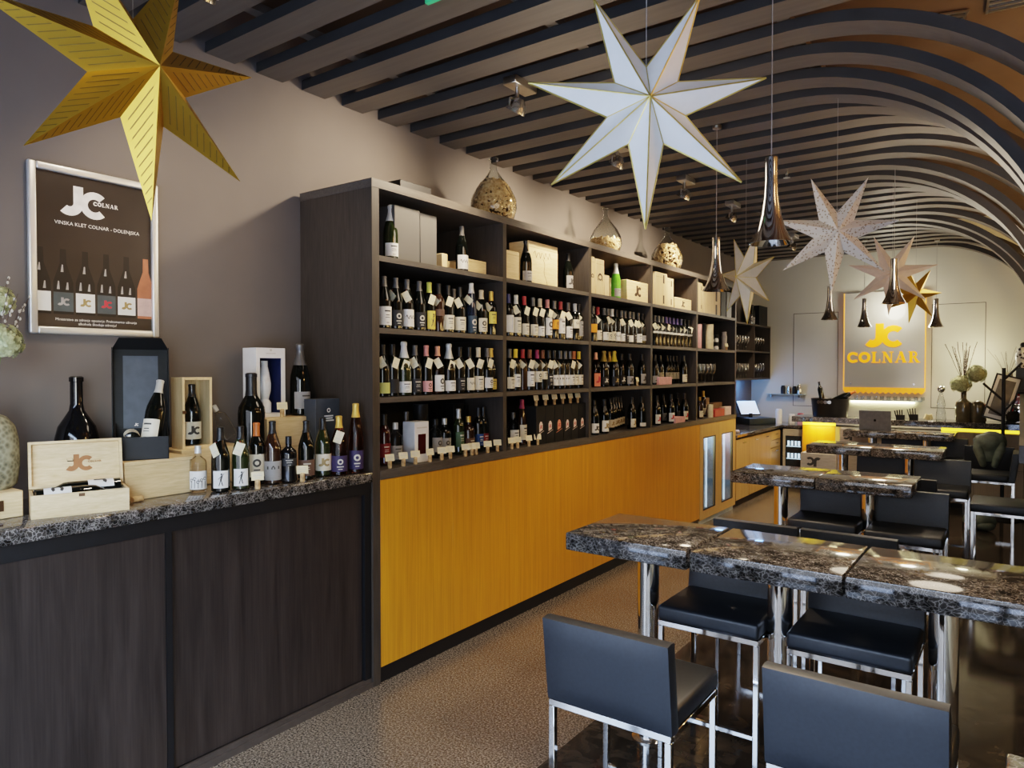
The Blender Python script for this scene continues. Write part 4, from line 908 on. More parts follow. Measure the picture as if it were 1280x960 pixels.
# clear bottle with dancing figures
cb(248, 617, 'spirit', 'clear', 'silver', ('white', 'vines', .02, .115, 1.3), None, 'small clear glass bottle with black patterned white label', .87)
cb(276, 616, 'burgundy', 'dark', 'black', ('white', 'figure', .02, .10, .85), 0, 'dark bottle with red ribbon tag and small figure label, nearer one', .99)
cb(301, 613, 'burgundy', 'green', 'black', ('white', 'figure', .02, .10, .85), 1, 'green bottle with red ribbon tag and small figure label', .99)
cb(321, 607, 'bordeaux', 'dark', 'orange', ('cream', 'emblem', .04, .15), None, 'dark bottle with copper cap and tall cream label on counter')
cb(341, 606, 'burgundy', 'brown', 'black', ('grey', 'chateau', .02, .11), None, 'brown sloping bottle with grey picture label on counter', 1.03)
cb(361, 604, 'spirit', 'black', 'black', ('black', 'lines', .09, .13), None, 'short black square-shouldered bottle with white lettering', .93)
cb(383, 600, 'burgundy', 'dark', 'black', ('brown', 'lines', .02, .10), None, 'dark bottle with brown label behind a price card', 1.0)
bottle('burgundy', (on(2, ZT, 378, 580).x-.02, ctr(379, on(2, ZT, 378, 580).x), Z1), 'dark', 'black', None, None, 'dark unlabelled bottle half hidden behind the brown-labelled bottle', 'bottles on the left counter')
cb(404, 596, 'burgundy', 'green', 'black', ('cream', 'jcgold', .03, .115), None, 'green bottle with cream gold-logo label on counter', 1.02)
cb(424, 595, 'burgundy', 'rose', 'gold', ('purple', 'emblem', .02, .10), 1, 'rosé bottle with gold cap, red string and violet label', 1.05)
cb(445, 592, 'slim', 'rose', 'gold', ('purple', 'emblem', .02, .11), None, 'tall rosé bottle with gold cap at the right end of the counter', 1.12)
price_card(on(2, Z1, 322, 611), 'cream price card in front of the copper-capped bottle', -.5); price_card(on(2, Z1, 378, 602), 'cream price card in front of the brown-labelled counter bottle', -.5)
# magnum black
bx = XF-.36; bottle('bordeaux', (bx, ctr(315, bx), Z1), 'dark', 'black', None, None, 'large dark magnum bottle behind the ribboned bottles', scale=1.80, name='magnum_bottle')
# tilted decanter-like clear bottle stopper holder
tl = lying('tilted clear glass flask with steel top leaning behind the ribboned bottles', Vector((XF-.47, ctr(291, XF-.47), Z1+_h2+.0005+.03)), (-.05, -.50, .85), 'clear', 'silver', None, 'spirit', .8)
# white lantern box and its wooden base
wx = XF-.46; yA, yB_ = ctr(333, wx+.1), ctr(397, wx+.1)
s3 = thing('wooden_box', 'tall pale wooden box carrying the lantern box and champagne', 'box', (wx, (yA+yB_)/2, Z1)); hw = (yB_-yA)/2
MB().rbox(-.11, .11, -hw, hw, 0, .30, .003, 1).build('box_body', PINE, s3); MB().box(.11, .1112, -hw+.003, hw-.003, .14, .142).build('lid_seam', mat('seam_brown', (.25, .16, .07), .7), s3)
lx = XF-.50; yA, yB_ = ctr(320, lx+.05), ctr(356, lx+.05); hw = (yB_-yA)/2
z3 = Z1+.3005
lt = thing('lantern_gift_box', 'white window box holding a glass lamp-shaped decanter', 'box', (lx, (yA+yB_)/2+.0, z3)); hz = .375
b = MB(); t = .022
b.box(-.06, .06, -hw, -hw+t, 0, hz); b.box(-.06, .06, hw-t, hw, 0, hz); b.box(-.06, .06, -hw+t, hw-t, 0, .02); b.box(-.06, .06, -hw+t, hw-t, hz-.055, hz)
b.build('box_body', WHITEP, lt); MB().box(-.058, -.05, -hw+t, hw-t, .02, hz-.055).box(-.05, .052, -hw+t, -hw+t+.003, .02, hz-.055).box(-.05, .052, hw-t-.003, hw-t, .02, hz-.055).box(-.05, .052, -hw+t, hw-t, hz-.058, hz-.055).build('blue_lining', mat('navy_lining', (.012, .02, .075), .6), lt)
mb = MB(); flat(mb, [rect(-.5, .5, -.04, .04), rect(-.1, .1, .2, .4)], (.0605, 0, hz-.03), UY, UZ, .06, 0, .0004); mb.build('printed_mark', INKL, lt)
tag(put(MB().lathe([(0, 0), (.036, 0), (.036, .055), (.022, .075), (.034, .12), (.036, .16), (.026, .22), (.018, .255), (.018, .285), (0, .285)], 20).build('decanter', mat('frosted_glass', (.74, .77, .80), .25, var=.1)), (lx+.0, lt.location.y, z3+.0205)), 'frosted glass lamp-shaped decanter inside the white window box', 'decanter')
price_card((lx+.10, lt.location.y+.04, z3), 'cream price card in front of the white window box', -.4)
bottle('champagne', (wx+.01, ctr(376, wx+.01), z3), 'dark', 'grey', ('grey', 'lines', .03, .105), None, 'big champagne bottle with grey foil standing on the tall wooden box', scale=1.27, name='champagne_bottle')
# grey-blue box with emblem
gx2 = XF-.32; yA, yB_ = ctr(395, gx2+.05), ctr(427, gx2+.05)
g2 = thing('gift_box', 'slate grey champagne gift box behind the logo-labelled bottle', 'box', (gx2, (yA+yB_)/2, Z1)); hw = (yB_-yA)/2
MB().rbox(-.05, .05, -hw, hw, 0, .395, .002, 1).build('box_body', GREYC, g2)
mb = MB(); flat(mb, [rect(-.35, .35, -.04, .04), rect(-.3, .3, -.18, -.10), rect(-.4, .4, -.32, -.24)]+arc(0, .35, .08, .14, 0, 360, 10), (.0505, 0, .30), UY, UZ, .09, 0, .0003)
flat(mb, arc(0, 0, .25, .5, 60, 300, 12)+[sheared(.2, -.8, -.1, -.4, .2), sheared(.5, -1.1, .2, -.7, .25)], (.0505, -hw*.5, .14), UY, UZ, .07, 0, .0003); mb.build('printed_emblem', WHITEP, g2)

# ------------------------------------------------------------------ bar tables (single-post granite squares)
def table_proto():
    t = thing('bar_table', '', 'table'); w = .2935; dpt = .272
    MB().rbox(-w, w, -dpt, dpt, .908, .99, .007, 2).build('table_top', GRANITE, t)
    MB().lathe([(0, .012), (.050, .012), (.050, .908), (0, .908)], 24).build('post', CHROME, t)
    MB().lathe([(0, 0), (.075, 0), (.075, .006), (.052, .012), (0, .012)], 32).build('base_plate', STEEL, t)
    return t
tp = table_proto(); first = True
TAB = [(-1.415, 3.075, 'left granite bar table of the row nearest the camera'), (-.814, 3.075, 'middle granite bar table of the row nearest the camera'), (-.220, 3.075, 'right granite bar table of the row nearest the camera'),
       (-1.445, 5.47, 'left granite bar table in the second row from the camera'), (-.852, 5.47, 'right granite bar table in the second row from the camera'),
       (-1.445, 7.75, 'left granite bar table in the third row from the camera'), (-.855, 7.75, 'right granite bar table in the third row from the camera'),
       (-1.49, 9.80, 'left granite bar table in the row beside the bar, under the laptop'), (-.90, 9.80, 'right granite bar table in the row beside the bar'),
       (.28, 1.43, 'granite table corner at the bottom right edge of the photo')]
for x, y, lb in TAB:
    o = tp if first else copy_tree(tp); first = False
    o.location = (x, y, 0); o['label'] = lb; o['group'] = 'granite bar tables'

# ------------------------------------------------------------------ bar chairs
def chair_proto():
    t = thing('bar_chair', '', 'chair'); w, dp = .222, .205; s = .011
    for sx in (-1, 1):
        for sy in (-1, 1): MB().rbox(sx*(w-s)-s, sx*(w-s)+s, sy*(dp-s)-s, sy*(dp-s)+s, 0, .60, .002, 1).build('leg', CHROME, t)
    f = MB()
    for sy in (-1, 1): f.rbox(-w, w, sy*(dp-s)-s, sy*(dp-s)+s, .60, .624, .002, 1)
    for sx in (-1, 1): f.rbox(sx*(w-s)-s, sx*(w-s)+s, -dp+2*s, dp-2*s, .60, .624, .002, 1)
    f.build('seat_frame', CHROME, t)
    f = MB()
    for sy in (1,): f.rbox(-w+2*s, w-2*s, sy*(dp-s)-.008, sy*(dp-s)+.008, .20, .22, .002, 1)
    f.build('footrest', CHROME, t)
    # seat cushion, slightly domed
    mb = MB(); n = 10; x0, x1, y0, y1 = -w-.002, w+.002, -dp+.045, dp+.008
    mb.rbox(x0, x1, y0, y1, .625, .693, .016, 3); st_ = mb.build('seat', LEATHER, t)
    # backrest: upholstered slab with a slight lean
    mb = MB(); rows = 9; cols = 9; th = .052
    def pt(i, j, side):
        fx = -1+2*i/cols; fz = j/rows; x = fx*(w+.003); z = .625+fz*.285
        lean = -.035*fz
        bul = .008*(1-fx**6)*(1-(2*fz-1)**6)
        return (x, -dp+.0+lean+(0 if side == 0 else th)+(-bul if side == 0 else bul*.6), z)
    for side in (0, 1):
        vs = [pt(i, j, side) for j in range(rows+1) for i in range(cols+1)]
        fs = [(j*(cols+1)+i, j*(cols+1)+i+1, (j+1)*(cols+1)+i+1, (j+1)*(cols+1)+i) for j in range(rows) for i in range(cols)]
        mb.add(vs, fs, 0, True)
    edge = [(i, 0) for i in range(cols)]+[(cols, j) for j in range(rows)]+[(i, rows) for i in range(cols, 0, -1)]+[(0, j) for j in range(rows, 0, -1)]
    m_ = len(edge); A = [pt(i, j, 0) for i, j in edge]; B = [pt(i, j, 1) for i, j in edge]
    mid = [tuple((Vector(a)+Vector(b))/2+ (Vector((0, 0, .004)) if edge[k][1] == rows else Vector((.004*(1 if edge[k][0] == cols else -1 if edge[k][0] == 0 else 0), 0, 0)))) for k, (a, b) in enumerate(zip(A, B))]
    vs = A+mid+B
    mb.add(vs, [(k, (k+1) % m_, (k+1) % m_+m_, k+m_) for k in range(m_)]+[(k+m_, (k+1) % m_+m_, (k+1) % m_+2*m_, k+2*m_) for k in range(m_)], 0, True)
    mb.build('backrest', LEATHER, t)
    return t
cpz = chair_proto(); first = True
N_, S_, W_ = 0, PI, PI/2     # N_: faces +Y (back toward the camera); S_: faces the camera; W_: faces -X
CH = [(-1.075, 2.225, N_, 'black bar chair in front of the nearest tables, back turned, left one'), (-.356, 2.255, N_, 'black bar chair in front of the nearest tables, back turned, right one'),
      (-1.086, 3.15, S_, 'black bar chair tucked under the nearest tables, between left and middle posts'), (-.53, 3.15, S_, 'black bar chair tucked under the nearest tables, between middle and right posts'),
      (-1.165, 4.11, N_, 'left of two chair backs showing just above the nearest tables'), (-.70, 4.11, N_, 'right of two chair backs showing just above the nearest tables'),
      (-1.105, 5.40, S_, 'black bar chair facing camera under the second-row tables, left one'), (-.60, 5.32, S_, 'black bar chair facing camera at right end of the second-row tables'),
      (-.725, 6.38, N_, 'black bar chair with back just behind the second-row right chair'), (-1.25, 6.38, N_, 'black bar chair behind the second-row tables, left one'),
      (-1.10, 7.62, S_, 'black bar chair under the third-row tables, left one'), (-.575, 7.42, S_, 'black bar chair facing camera at right end of the third-row tables'),
      (-.72, 9.78, S_, 'black bar chair at right end of the tables beside the bar'), (-1.19, 9.80, S_, 'black bar chair under the tables beside the bar'),
      (-.10, 6.86, W_, 'nearer of two side-on chairs in the right aisle'), (-.235, 8.72, W_, 'farther of two side-on chairs in the right aisle, by green jacket')]
for x, y, a, lb in CH:
    o = cpz if first else copy_tree(cpz); first = False
    put(o, (x, y, 0), a); o['label'] = lb; o['group'] = 'black bar chairs'

# ------------------------------------------------------------------ paper stars
def star(u, v, t, R, yaw, roll, lb, mats, style, n=7, inner=.36, apex=.25, zrib=ZR):
    """hollow paper star: apex seen at (u, v); yaw turns its face to the right"""
    c = far(u, v, t); q = ray(u, v); base = math.atan2(-q.y, -q.x)
    r = thing('paper_star', lb, 'star', c, 0, 'hanging paper stars')
    nrm = Vector((math.cos(base+yaw), math.sin(base+yaw), 0)); ux = UZ.cross(nrm); uz = UZ
    hgt = R*apex
    ctr_ = -nrm*hgt
    tips = []; val = []
    for k in range(n):
        a = -PI/2+roll+2*PI*k/n; tips.append(ctr_+(ux*math.cos(a)+uz*math.sin(a))*R)
        b = a+PI/n; val.append(ctr_+(ux*math.cos(b)+uz*math.sin(b))*R*inner)
    A = ctr_+nrm*hgt; B = ctr_-nrm*hgt
    mb = MB(); tr = MB()
    for k in range(n):
        for V in (val[k], val[k-1]):
            for P in (A, B):
                mb.add([P, tips[k], V], [(0, 1, 2)], 0)
                if style == 'slit':
                    nn = (tips[k]-P).cross(V-P).normalized()
                    if nn.dot(P-ctr_) < 0: nn = -nn
                    for j in range(1, 11):
                        f_ = j/12; p = P.lerp(tips[k], f_); w = V.lerp(tips[k], f_); p2 = p.lerp(w, .16); w2 = p.lerp(w, .86); dd = (tips[k]-P).normalized()*R*.006
                        tr.add([p2+nn*.0012-dd, w2+nn*.0012-dd, w2+nn*.0012+dd, p2+nn*.0012+dd], [(0, 1, 2, 3)], 0)
        if style == 'trim':
            for V in (val[k], val[k-1]): tr.cyl(tips[k], V, .0028, 5)
            for P in (A, B): tr.cyl(P, tips[k], .0024, 5); tr.cyl(P, val[k], .0024, 5)
    mb.build('paper_body', mats[0], r)
    if tr.v: tr.build('slits' if style == 'slit' else 'gold_edging', mats[1], r)
    top = max(tips+val, key=lambda p: p.z-abs((p-ctr_).dot(ux))*.9)
    vtop = min(val, key=lambda p: abs((p-ctr_).dot(ux))+(10 if p.z < ctr_.z else 0))
    MB().cyl(vtop, (vtop.x, vtop.y, zrib-c.z), .0012, 5).build('cord', mat('cord_grey', (.35, .33, .3), .6), r)
    return r
star(200, 82, 1.92, .405, R_(33), R_(5), 'large gold star with slits hanging nearest above the counter', [GOLD, GOLDD], 'slit')
star(813, 120, 2.10, .375, R_(8), R_(0), 'large white star with gold edging hanging in the upper middle', [PAPERW, GOLDT], 'trim', inner=.33)
star(1047.8, 288, 4.20, .37, R_(9), R_(-3), 'beige perforated star hanging right of the near pendant', [PERF], 'plain', inner=.34)
star(919.6, 345.7, 5.6, .375, R_(-58), R_(3), 'cream star seen edge-on beside the shelving end', [PAPERB, GOLDT], 'trim')
star(1115, 341, 6.2, .37, R_(3), R_(-3), 'pale pink star hanging behind a chrome pendant', [PAPERP], 'plain', inner=.34)
star(1148.7, 366.5, 6.9, .30, R_(35), R_(-10), 'small gold star partly hidden by the pale pink star', [GOLD], 'plain')

# ------------------------------------------------------------------ pendants
def pendant_proto():
    t = thing('pendant_lamp', '', 'lamp')
    MB().lathe([(.0, .365), (.026, .365), (.027, .36), (.026, .27), (.030, .20), (.042, .12), (.061, .055), (.084, .012), (.091, .0), (.087, .0), (.080, .012), (.057, .055), (.038, .12), (.026, .2), (.022, .27), (.0, .30)], 32).build('lamp_shade', CHROME, t)
    MB().lathe([(0, .03), (.030, .03), (.034, .05), (.02, .09), (0, .09)], 16).build('bulb', mat('lamp_bulb', (1, .82, .55), .4, emit=6, ecol=(1, .74, .42)), t)
    MB().cyl((0, 0, .365), (0, 0, ZR-2.287), .0022, 6).build('cord', mat('pendant_cord', (.30, .28, .26), .5), t)
    MB().lathe([(0, ZR-2.287-.02), (.03, ZR-2.287-.02), (.03, ZR-2.287), (0, ZR-2.287)], 16).build('ceiling_rose', SATIN, t)
    return t
pp_ = pendant_proto(); first = True
PEN = [(963.5, 3.03, 'nearest and largest chrome trumpet pendant lamp'), (895, 4.86, 'chrome trumpet pendant hanging in front of the shelving end'), (1117, 5.8, 'chrome trumpet pendant in front of the pale pink star'),
       (1037, 7.75, 'chrome trumpet pendant below the perforated star'), (1080, 9.1, 'chrome trumpet pendant in front of the left edge of lit sign'), (1170, 9.1, 'rightmost chrome trumpet pendant, right of lit sign')]
PENP = []
for u, t, lb in PEN:
    p = far(u, 461-(2.287-EYE)*884/t, t); o = pp_ if first else copy_tree(pp_); first = False
    o.location = (p.x, p.y, 2.287); o['label'] = lb; o['group'] = 'chrome trumpet pendants'; PENP.append((p.x, p.y))

# ------------------------------------------------------------------ ceiling spotlights
def spot_proto():
    t = thing('ceiling_spotlight', '', 'spotlight')
    MB().rbox(-.045, .045, -.11, .11, -.045, 0, .004, 1).build('mount', SATIN, t)
    MB().cyl((0, .03, -.045), (0, .03, -.12), .012, 10).build('stem', SATIN, t)
    Mh = Matrix.Translation((0, .03, -.155)) @ Matrix.Rotation(R_(-32), 4, 'Y')
    y = MB(); 
    for s in (-1, 1): y.tube([(0, .03, -.115), Vector((0, .03+s*.07, -.12)), Mh @ Vector((0, s*.07, -.01))], .006, 6)
    y.build('yoke', SATIN, t)
    h = MB().lathe([(.0, .05), (.022, .05), (.035, .035), (.056, .0), (.060, -.03), (.056, -.03), (.050, -.012), (0, .01)], 24, 0, Mh); h.build('lamp_head', mat('spot_chrome', (.42, .40, .37), .2, .9), t)
    MB().lathe([(0, -.026), (.052, -.026)], 24, 0, Mh).build('lamp_face', mat('spot_glow', (1, .9, .75), .3, emit=14, ecol=(1, .84, .62)), t)
    return t
sp = spot_proto(); first = True
SPO = [(-2.66, 1.62), (-2.37, 3.38), (-2.41, 4.70), (-2.38, 5.90), (-2.35, 7.05), (-2.30, 9.15)]
for k, (x, y) in enumerate(SPO):
    o = sp if first else copy_tree(sp); first = False
    put(o, (x, y, ZR), PI if k else PI); o['label'] = ('satin ceiling spotlight beside the gold star' if k == 0 else 'satin ceiling spotlight, %s from the camera along the shelving' % ORD[k]); o['group'] = 'ceiling spotlights'
# exit sign, sprinkler, vents
es = thing('exit_sign', 'green emergency exit sign at the top edge of the photo', 'sign', (-2.03, 2.355, ZR-.045), 0)
MB().rbox(-.13, .13, -.012, .012, 0, .12, .003, 1).build('housing', mat('exit_green', (.03, .30, .12), .4, emit=.5), es)
mb = MB(); flat(mb, [rect(-.5, .5, -.42, -.36), rect(-.5, .5, .36, .42), [(-.2, -.1), (.1, -.1), (.1, -.22), (.35, 0), (.1, .22), (.1, .1), (-.2, .1)]], (0, -.0125, .06), (1, 0, 0), UZ, .11, 0, .0005)
mb.build('arrow', mat('exit_white', (.8, 1, .85), .4, emit=1.5), es); MB().cyl((0, 0, .12), (0, 0, .46), .006).build('hanger', SATIN, es)
sk = thing('sprinkler', 'small chrome fire sprinkler under the ceiling ribs', 'sprinkler', (-1.61, 6.19, ZR-.06))
MB().cyl((0, 0, .03), (0, 0, .06), .012).build('pipe', CHROME, sk); MB().lathe([(0, 0), (.03, 0), (.03, .004), (.008, .01), (.008, .03), (0, .03)], 12).build('deflector', CHROME, sk)
def vent(u0, v0, u1, v1, lb):
    a = on(2, ZC-.012, u0, v0); b = on(2, ZC-.012, u1, v1); d = (b-a); t = thing('ceiling_vent', lb, 'vent', (a+b)/2, math.atan2(d.y, d.x)); Lh = d.length/2
    MB().box(-Lh, Lh, -.085, .085, .004, .011).build('slot', BLACK, t)
    f = MB()
    for y in (-.085, -.03, .025, .075): f.box(-Lh, Lh, y-.008, y+.012, -.004, .004)
    f.box(-Lh-.012, -Lh, -.093, .093, -.004, .004).box(Lh, Lh+.012, -.093, .093, -.004, .004); f.build('grille', SATIN, t)
vent(1122, 34, 1204, 22, 'linear ceiling vent seen behind the first curved ribs'); vent(1236, 8, 1300, -6, 'second ceiling vent at the top right corner')

# ------------------------------------------------------------------ back-left corner: lower counter, cupboard
bc = thing('corner_cabinet', 'low oak cabinet with drawers in the back left corner', 'cabinet', (-3.18, 9.8, 0)); O5 = (-3.18, 9.8, 0); ZL = .925
loc(MB().box(XW+.003, XF-.022, 8.76, YB-.004, .09, ZL-.042), 'carcass', SHELFB, bc, O5); loc(MB().box(XW+.003, XF-.05, 8.76, YB-.004, 0, .088), 'plinth', BLACKP, bc, O5)
loc(MB().box(XF-.022, -2.51, 10.83, YB-.004, .09, ZL-.042), 'carcass', SHELFB, bc, O5)
ys = [8.77, 9.30, 9.80, 10.28, 10.77]
for k, (a, b) in enumerate(zip(ys, ys[1:])):
    zz = [.1, .42, .86] if k < 2 else ([.1, .86] if k == 2 else [.1, .62, .73, .86])
    for z0, z1 in zip(zz, zz[1:]):
        dr = loc(MB().rbox(XF-.02, XF, a+.004, b-.004, z0, z1-.006, .002, 1), 'drawer' if (z1-z0) < .2 else 'door', OAK, bc, O5)
        MB().cyl((XF+.02-O5[0], (a+b)/2-.06-O5[1], z1-.05), (XF+.02-O5[0], (a+b)/2+.06-O5[1], z1-.05), .006, 8).build('handle', STEEL, dr)
cf = thing('bar_fridge', 'small glass-door fridge at the end of the corner cabinet', 'fridge', (-2.68, 10.80, .09))
MB().box(-.15, .15, 0, .02, 0, .78).box(-.15, -.115, -.015, 0, 0, .78).box(.115, .15, -.015, 0, 0, .78).box(-.115, .115, -.015, 0, .68, .78).box(-.115, .115, -.015, 0, 0, .06).build('door_frame', mat('pale_oak', (.50, .44, .34), .5), cf)
MB().box(-.115, .115, -.006, -.003, .06, .68).build('glass_pane', mat('dark_glass', (.02, .03, .04), .05), cf)
mb = MB()
for z in (.34, .52): mb.box(-.10, .10, -.012, -.008, z, z+.008)
for x in (-.07, -.02, .03, .075):
    for z in (.355, .535): mb.box(x-.015, x+.015, -.012, -.008, z, z+.07)
mb.build('glowing_bottles', mat('cold_glow', (.5, .7, .85), .4, emit=1.2), cf)  # bottle and shelf shapes emit by themselves, imitating fridge light
tag(MB().rbox(XW+.004, XF+.015, 8.765, YB-.005, ZL-.04, ZL, .004, 1).rbox(XF+.016, -2.50, 10.77, YB-.005, ZL-.04, ZL, .004, 1).build('worktop', GRANITE), 'dark granite worktop on the corner cabinet', 'worktop')
# display cupboard with glasses
uc_ = thing('glass_cupboard', 'dark open cupboard full of glasses on the back left wall', 'cupboard', (-3.36, 10.1, 1.66)); O6 = (-3.36, 10.1, 1.66)
xf = XW+.30; cy0, cy1 = 8.78, YB-.02; cz0, cz1 = 1.585, 2.41
loc(MB().box(XW+.003, XW+.02, cy0, cy1, cz0, cz1), 'back_panel', SHELFB, uc_, O6)
loc(MB().box(XW+.02, xf, cy0, cy0+.025, cz0, cz1), 'side_panel', SHELFW, uc_, O6); loc(MB().box(XW+.02, xf, cy1-.025, cy1, cz0, cz1), 'side_panel', SHELFW, uc_, O6)
for yv in (9.72, 10.6): loc(MB().box(XW+.02, xf, yv, yv+.02, cz0, cz1), 'divider', SHELFW, uc_, O6)
for z in (cz0, 1.99, cz1-.025): loc(MB().box(XW+.02, xf, cy0+.025, cy1-.025, z, z+.025), 'shelf_board', SHELFW, uc_, O6)
for row, z in enumerate((cz0+.0255, 2.0155)):
    for k in range(12):
        y = 9.82+.062*k*2.05
        if y > 11.3 or 10.54 < y < 10.67: continue
        wglass((xf-.07, y, z), 'clear wine glass in the cupboard, %s from left on its %s shelf' % (ORD[k], ('lower', 'upper')[row]), 'glasses in the cupboard')
pbox('gift_box', 'black box with gold emblem on top of the glass cupboard', 10.9, 11.32, 2.4105, .30, .15, xf-.02, BLACKC, mark=lambda mb, c, w, h: flat(mb, arc(0, 0, .1, .3, 0, 360, 8), c, UY, UZ, .15, 0, .0005), lidline=False)
bottle('bordeaux', (xf-.08, 10.62, 2.4105), 'dark', 'black', L('black', 'emblem'), None, 'dark bottle on the glass cupboard, nearer one', rz=-.4, scale=1.3); bottle('bordeaux', (xf-.08, 10.76, 2.4105), 'dark', 'black', L('grey', 'emblem'), None, 'dark bottle on the glass cupboard beside the black box', rz=-.4)
# till, card reader, shelf with bottles
tl_ = thing('cash_register', 'black cash register with tilted touch screen on the corner worktop', 'register', tuple(on(2, ZL, 942, 531)+Vector((-.03, .16, .0005))), R_(-40))
MB().rbox(-.20, .20, -.22, .22, 0, .10, .006, 2).build('drawer', mat('slate_plastic', (.02, .03, .045), .4), tl_)
Ms = Matrix.Translation((-.02, -.06, .13)) @ Matrix.Rotation(R_(-35), 4, 'Y')
MB().rbox(-.012, .012, -.17, .17, 0, .26, .004, 1, 0, Ms).build('screen_body', BLACK, tl_); MB().box(.0122, .0135, -.155, .155, .015, .245, 0, Ms).build('screen', mat('pale_screen', (.55, .62, .70), .15, emit=.8, ecol=(.6, .75, 1)), tl_)
MB().cyl((-.02, -.06, .10), (-.02, -.06, .16), .03).build('stand', BLACK, tl_)
tag(put(MB().rbox(-.04, .04, -.08, .08, 0, .03, .008, 2).build('card_reader', mat('card_reader_body', (.5, .42, .40), .4)), (-2.98, 9.12, ZL+.0005), .4), 'small pale card reader on the corner worktop', 'card reader')
ws = thing('wall_shelf', 'small glass shelf on the back wall beside the corner', 'shelf', (-2.93, YB, 1.35))
MB().box(-.30, .26, -.13, -.001, 0, .012).build('shelf_board', mat('shelf_glass', (.35, .45, .48), .1), ws); MB().box(-.25, -.23, -.10, -.001, -.04, 0).box(.18, .20, -.10, -.001, -.04, 0).build('bracket', STEEL, ws)
for k, (x, h, m, lb) in enumerate([(-2.99, .13, BLACK, 'black jar'), (-2.90, .11, STEEL, 'steel jar'), (-2.82, .12, BLACKC, 'dark canister'), (-2.75, .15, STEEL, 'tall steel canister')]):
    tag(put(MB().lathe([(0, 0), (.033, 0), (.033, h*.8), (.026, h*.86), (.026, h), (0, h)], 14).build('canister', m), (x, YB-.07, 1.3625)), lb+' on the small glass wall shelf', 'jar', 'jars on the wall shelf')
for k, (x, y, h, m, lb) in enumerate([(-2.66, 11.1, .16, REDC, 'red tin on the corner worktop'), (-2.80, 11.15, .14, WHITEP, 'white tin on the corner worktop'), (-2.95, 11.0, .22, WHITEP, 'white carton bottle on the corner worktop'), (-2.62, 10.95, .09, PINKC, 'low pink tin on the corner worktop')]):
    tag(put(MB().lathe([(0, 0), (.045, 0), (.047, h*.85), (.04, h), (0, h)], 16).build('tin', m), (x, y, ZL+.0005)), lb, 'tin')

# ------------------------------------------------------------------ bar
ZB = 1.09; bx0 = on(1, 10.3, 990, 521).x
br = thing('bar_counter', 'bar with dark top, orange end panel and yellow light strip', 'bar', (-1.0, 10.5, 0)); O7 = (-1.0, 10.5, 0)
loc(MB().rbox(bx0, .30, 10.28, 10.80, ZB-.075, ZB, .004, 1), 'bar_top', GRANITE, br, O7)
PALE = wood('pale_panel', (.40, .34, .26), (.50, .43, .33), (8, 8, .7), .45, 2, .5, .01)
lx_ = bx0+.12
loc(MB().box(lx_, .28, 10.42, 10.78, .0, ZB-.13), 'body', BLACKP, br, O7)
loc(MB().box(lx_, lx_+.42, 10.40, 10.42, .10, ZB-.13), 'orange_panel', ORANGE, br, O7)
pxs = [lx_+.425, -1.45, -.95, -.45, .05, .28]
for a, b in zip(pxs, pxs[1:]):
    loc(MB().box(a, b-.004, 10.40, 10.42, .52, ZB-.13), 'front_panel', PALE, br, O7); loc(MB().box(a, b-.004, 10.40, 10.42, .1, .515), 'front_panel', PALE, br, O7)
for q0, q1 in ((lx_, lx_+.42), (-.80, .28)): loc(MB().box(q0, q1, 10.405, 10.44, ZB-.122, ZB-.078), 'light_strip', mat('yellow_led', (1, .80, .05), .4, emit=1.8, ecol=(1, .72, .03)), br, O7)
# upside-down branded crates in front of the bar
for k, (u, v, Y, lb) in enumerate([(1017, 577, 9.0, 'pale crate with upside-down logo standing near the bar, nearer one'), (1062, 545, 10.1, 'pale crate with upside-down logo against the bar')]):
    p = on(1, Y, u, v); hh = p.z+.10; w = .20 if k == 0 else .17
    r = thing('wine_crate', lb, 'crate', (p.x+.05, Y+.13, 0), 0, 'upside-down logo crates')
    MB().rbox(-w, w, -.13, .13, 0, hh, .004, 1).build('crate_body', mat('pale_crate', (.44, .38, .31), .6, var=.12, scale=6, stretch=(2, 2, 12)), r)
    mb = MB(); flat(mb, JC, (-.05, -.131, p.z), (-1, 0, 0), (0, 0, -1), .105 if k == 0 else .10, 0, .0006); mb.build('logo', INK, r)
# lit sign
YS = YB-.05
a, b = on(1, YS, 1055, 492), on(1, YS, 1157, 365); sx0, sx1, sz0, sz1 = a.x, b.x, 1.43, 2.86
sg = thing('lit_logo_sign', 'glass sign with glowing orange logo and edges on the back wall', 'sign', ((sx0+sx1)/2, YS, sz0)); sw = (sx1-sx0)/2; shh = sz1-sz0
AMB = mat('amber_led', (.85, .30, .01), .5, emit=.8, ecol=(1, .29, .0)); AMB2 = mat('amber_edge', (.9, .4, .06), .4, emit=.7, ecol=(1, .33, .03))
MB().box(-sw, sw, -.006, .006, 0, shh).build('glass_panel', mat('sign_glass', (.44, .42, .38), .08, var=.03, scale=2, spec=.5), sg)
e = MB(); e.box(-sw-.012, -sw, -.010, .01, 0, shh); e.box(sw, sw+.012, -.010, .01, 0, shh); e.build('glowing_edge', AMB2, sg)
mb = MB(); UX = Vector((1, 0, 0))
c = on(1, YS, 1104.5, 420); flat(mb, JC, (c.x-sg.location.x, -.0065, c.z-sz0), UX, UZ, .315, 0, .006); mb.build('logo', AMB, sg)
mb = MB(); c = on(1, YS, 1104, 446.5); flat(mb, cp, (c.x-sg.location.x, -.0065, c.z-sz0), UX, UZ, .158, 0, .005); mb.build('lettering', AMB, sg)
mb = MB()
for k in range(14):
    x = -sw+2*sw*(k+.5)/14; mb.prism([(x-sw/14, .0), (x+sw/14, 0), (x+sw/14, -.012), (x, -.042), (x-sw/14, -.012)], -.012, .012)
mb.box(-sw, sw, -.014, .010, 0, .05)
